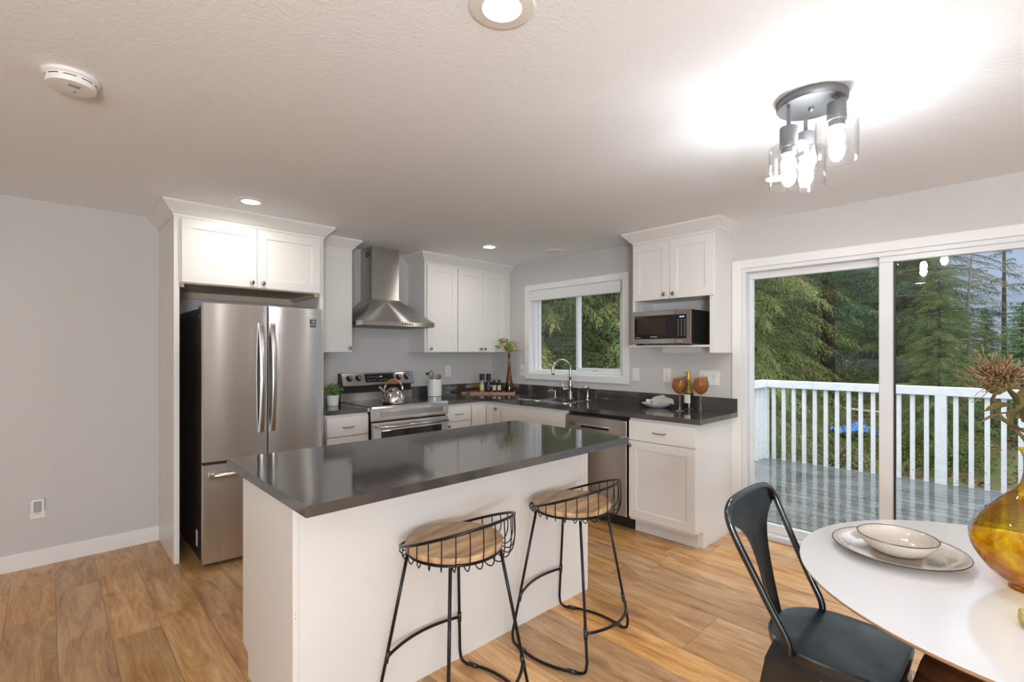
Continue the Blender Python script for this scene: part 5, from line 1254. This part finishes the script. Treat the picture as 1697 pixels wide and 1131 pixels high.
# shrubs beyond the railing
def shrub(seed, R, HH, fm, name, bl=.07, bw=.045, n_=6500):
    rng = np.random.default_rng(seed); T = thing(name, 'x', 'shrub', (0, 0, 0), 0, 'shrubs below the deck')
    bm = bmesh.new()
    for k in range(14):
        a = rng.uniform(0, 6.28); r_ = rng.uniform(.3, .85) * R; tube(bm, [(0, 0, 0), (r_ * .5 * math.cos(a), r_ * .5 * math.sin(a), HH * .45), (r_ * math.cos(a), r_ * math.sin(a), HH * rng.uniform(.6, .95))], [.03, .018, .006], 5)
    obj('branches', bm, TWIG, T)
    d_ = rng.normal(size=(n_, 3)); d_[:, 2] = np.abs(d_[:, 2]); d_ /= np.linalg.norm(d_, axis=1)[:, None]
    lump = 1 + .25 * np.sin(d_[:, 0] * 5 + seed) * np.cos(d_[:, 1] * 6)
    P_ = d_ * (rng.random(n_) ** .35 * lump)[:, None] * np.array([R, R, HH]); dd = d_ * .6 + rng.normal(0, .7, (n_, 3)); dd /= np.linalg.norm(dd, axis=1)[:, None]
    v, q = blades(P_, dd, bl * rng.uniform(.7, 1.3, n_), bw * rng.uniform(.7, 1.3, n_), rng); mesh_np('leaves', v, q, [fm], T); return T
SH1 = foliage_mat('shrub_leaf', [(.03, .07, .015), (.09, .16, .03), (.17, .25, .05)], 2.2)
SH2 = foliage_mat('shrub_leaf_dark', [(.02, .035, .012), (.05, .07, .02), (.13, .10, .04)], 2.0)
g1 = shrub(1, 1.5, 2.1, SH1, 'laurel_shrub'); g2 = shrub(2, 1.4, 1.7, SH2, 'fern_shrub')
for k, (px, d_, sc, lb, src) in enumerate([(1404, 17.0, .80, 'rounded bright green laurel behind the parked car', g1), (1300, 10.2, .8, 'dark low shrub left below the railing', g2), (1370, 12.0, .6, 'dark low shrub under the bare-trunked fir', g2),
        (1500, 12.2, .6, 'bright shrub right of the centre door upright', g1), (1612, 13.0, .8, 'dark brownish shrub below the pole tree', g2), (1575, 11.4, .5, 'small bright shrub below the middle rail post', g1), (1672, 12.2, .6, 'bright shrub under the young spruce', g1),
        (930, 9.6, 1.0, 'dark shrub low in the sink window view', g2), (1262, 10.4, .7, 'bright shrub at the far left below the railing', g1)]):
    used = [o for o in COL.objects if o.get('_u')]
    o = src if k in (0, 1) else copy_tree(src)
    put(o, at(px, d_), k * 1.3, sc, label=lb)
# bare twiggy branches
T = thing('bare_branches', 'pale leafless branches fanning right in front of the far conifers', 'tree', (*at(1606, 14.5), gz(*at(1606, 14.5))))
bm = bmesh.new(); rnd = random.Random(6)
R3 = rt; top0 = 3.0
tube(bm, [(0, 0, -.3), (.1, 0, 1.8), tuple(R3 * -.05 + up * 2.9), tuple(R3 * .1 + up * 4.6)], [.07, .06, .045, .02], 6)
for k in range(17):
    h = 1.9 + k * .17; L = rnd.uniform(1.2, 2.4); sg = 1 if rnd.random() < .75 else -1
    d0 = (R3 * sg + up * rnd.uniform(-.35, .1) + fwd * rnd.uniform(-.5, .5)).normalized(); s0 = Vector((0, 0, h))
    P_ = [s0, s0 + d0 * L * .35 + up * .10, s0 + d0 * L * .7 + up * .03, s0 + d0 * L - up * .15]; tube(bm, P_, [.020, .015, .011, .004], 5)
    for q in range(6):
        t = rnd.uniform(.25, .95); b0 = s0 + d0 * L * t; d1 = (d0 + Vector((rnd.gauss(0, .5), rnd.gauss(0, .5), rnd.gauss(0, .4)))).normalized(); tube(bm, [b0, b0 + d1 * .25, b0 + d1 * .5 + up * .05], [.007, .005, .002], 4)
obj('twigs', bm, TWIG, T)

# neighbouring house and parked car across the road
HX, HY = at(1375, 29)
T = thing('neighbour_house', 'grey shingled house glimpsed between the conifers through the left door pane', 'house', (HX, HY, gz(HX, HY) - .3), -YAW)
obj('house_wall', B((-4.5, 3.5, 0, 6, -1, 2.6)), m_blend('grey_siding', [(.20, .21, .22), (.28, .29, .30)], 4, .8), T)
bm = bmesh.new(); prism(bm, [(-.6, 2.5), (3, 4.6), (6.6, 2.5), (6.6, 2.35), (3, 4.4), (-.6, 2.35)], -5.0, 4.0, 'x'); obj('roof', bm, m_blend('shingles', [(.10, .10, .10), (.17, .165, .16)], 9, .9), T)
f_ = obj('window', B((-2.2, -.7, -.05, 0, .9, 2.0), bev=.02), TRIM, T); obj('pane', B((-2.1, -.8, -.06, -.045, 1.0, 1.9)), BLACKG, f_)
CX2, CY2 = at(1444, 20.5)
T = thing('parked_car', 'dark parked car glimpsed above the railing beside the centre door upright', 'car', (CX2, CY2, gz(CX2, CY2) - .02), -YAW + .1)
prof = [(-2.2, .35), (-2.2, .75), (-1.9, .92), (-1.1, 1.0), (-.55, 1.38), (.6, 1.44), (1.35, 1.08), (2.05, .98), (2.25, .75), (2.25, .35)]
bm = bmesh.new(); prism(bm, prof, 0, 1.75, 'y'); bmesh.ops.bevel(bm, geom=bm.edges[:], offset=.06, segments=2, affect='EDGES'); obj('car_body', bm, mat('dark_car_paint', (.05, .06, .065), .15, .3, coat=1.0), T, smooth=True)
bm = bmesh.new(); prism(bm, [(-.98, 1.02), (-.5, 1.33), (.02, 1.35), (.02, 1.02)], -.012, 1.762, 'y'); prism(bm, [(.10, 1.02), (.10, 1.35), (.58, 1.37), (1.15, 1.06), (1.1, 1.02)], -.012, 1.762, 'y'); obj('side_windows', bm, BLACKG, T)
for xx in (-1.4, 1.4):
    for yy in (.02, 1.55):
        bm = bmesh.new(); lathe(bm, [(0, 0), (.33, 0), (.35, .04), (.35, .16), (.33, .20), (0, .20)], seg=24, mat=Matrix.Translation((xx, yy + .19, .35)) @ Matrix.Rotation(PI / 2, 4, 'X'), cap=False); obj('wheel', bm, BLACKP, T, smooth=True)
# blue tarp and pale pipe on the ground below the deck
X_, Y_ = at(1418, 13.6)
rng = np.random.default_rng(5); bm = bmesh.new(); n_ = 16
V = [[bm.verts.new(((i / n_ - .5) * 1.15, (j / n_ - .5) * .8, .14 * rng.random() + .20 * math.exp(-((i / n_ - .5) ** 2 + (j / n_ - .5) ** 2) * 14))) for j in range(n_ + 1)] for i in range(n_ + 1)]
for i in range(n_):
    for j in range(n_): bm.faces.new((V[i][j], V[i + 1][j], V[i + 1][j + 1], V[i][j + 1]))
tag(obj('blue_tarp', bm, mat('blue_tarp', (.06, .26, .72), .4), None, smooth=True, loc=(X_, Y_, gz(X_, Y_) + .05), rot=(0, 0, -YAW)), 'crumpled bright blue tarp on the ground below the deck', 'tarp')
X_, Y_ = at(1442, 14.6)
bm = bmesh.new(); tube(bm, [(-.75, 0, .16), (.75, 0, .0)], .035, 8)
tag(obj('pale_pipe', bm, mat('pale_pipe', (.7, .7, .68), .5), None, loc=(X_, Y_, gz(X_, Y_) + .12), rot=(0, 0, -YAW)), 'pale pipe lying behind the blue tarp', 'pipe')
# fallen leaves
rng = np.random.default_rng(9); n_ = 9000
X_ = rng.uniform(4, 16, n_); Y_ = rng.uniform(-9, 4, n_); Zv = np.array([gz(a, b) for a, b in zip(X_, Y_)]) + .02
D3 = rng.normal(size=(n_, 3)); D3[:, 2] *= .25; D3 /= np.linalg.norm(D3, axis=1)[:, None]
v, q = blades(np.stack([X_, Y_, Zv], 1), D3, rng.uniform(.06, .14, n_), rng.uniform(.04, .09, n_), rng)
tag(mesh_np('fallen_leaves', v, q, [m_blend('fallen_leaf', [(.10, .045, .02), (.30, .12, .04), (.42, .24, .10)], 3, .8)]), 'brown fallen leaves scattered over the ground below the deck', 'leaves', kind='stuff')
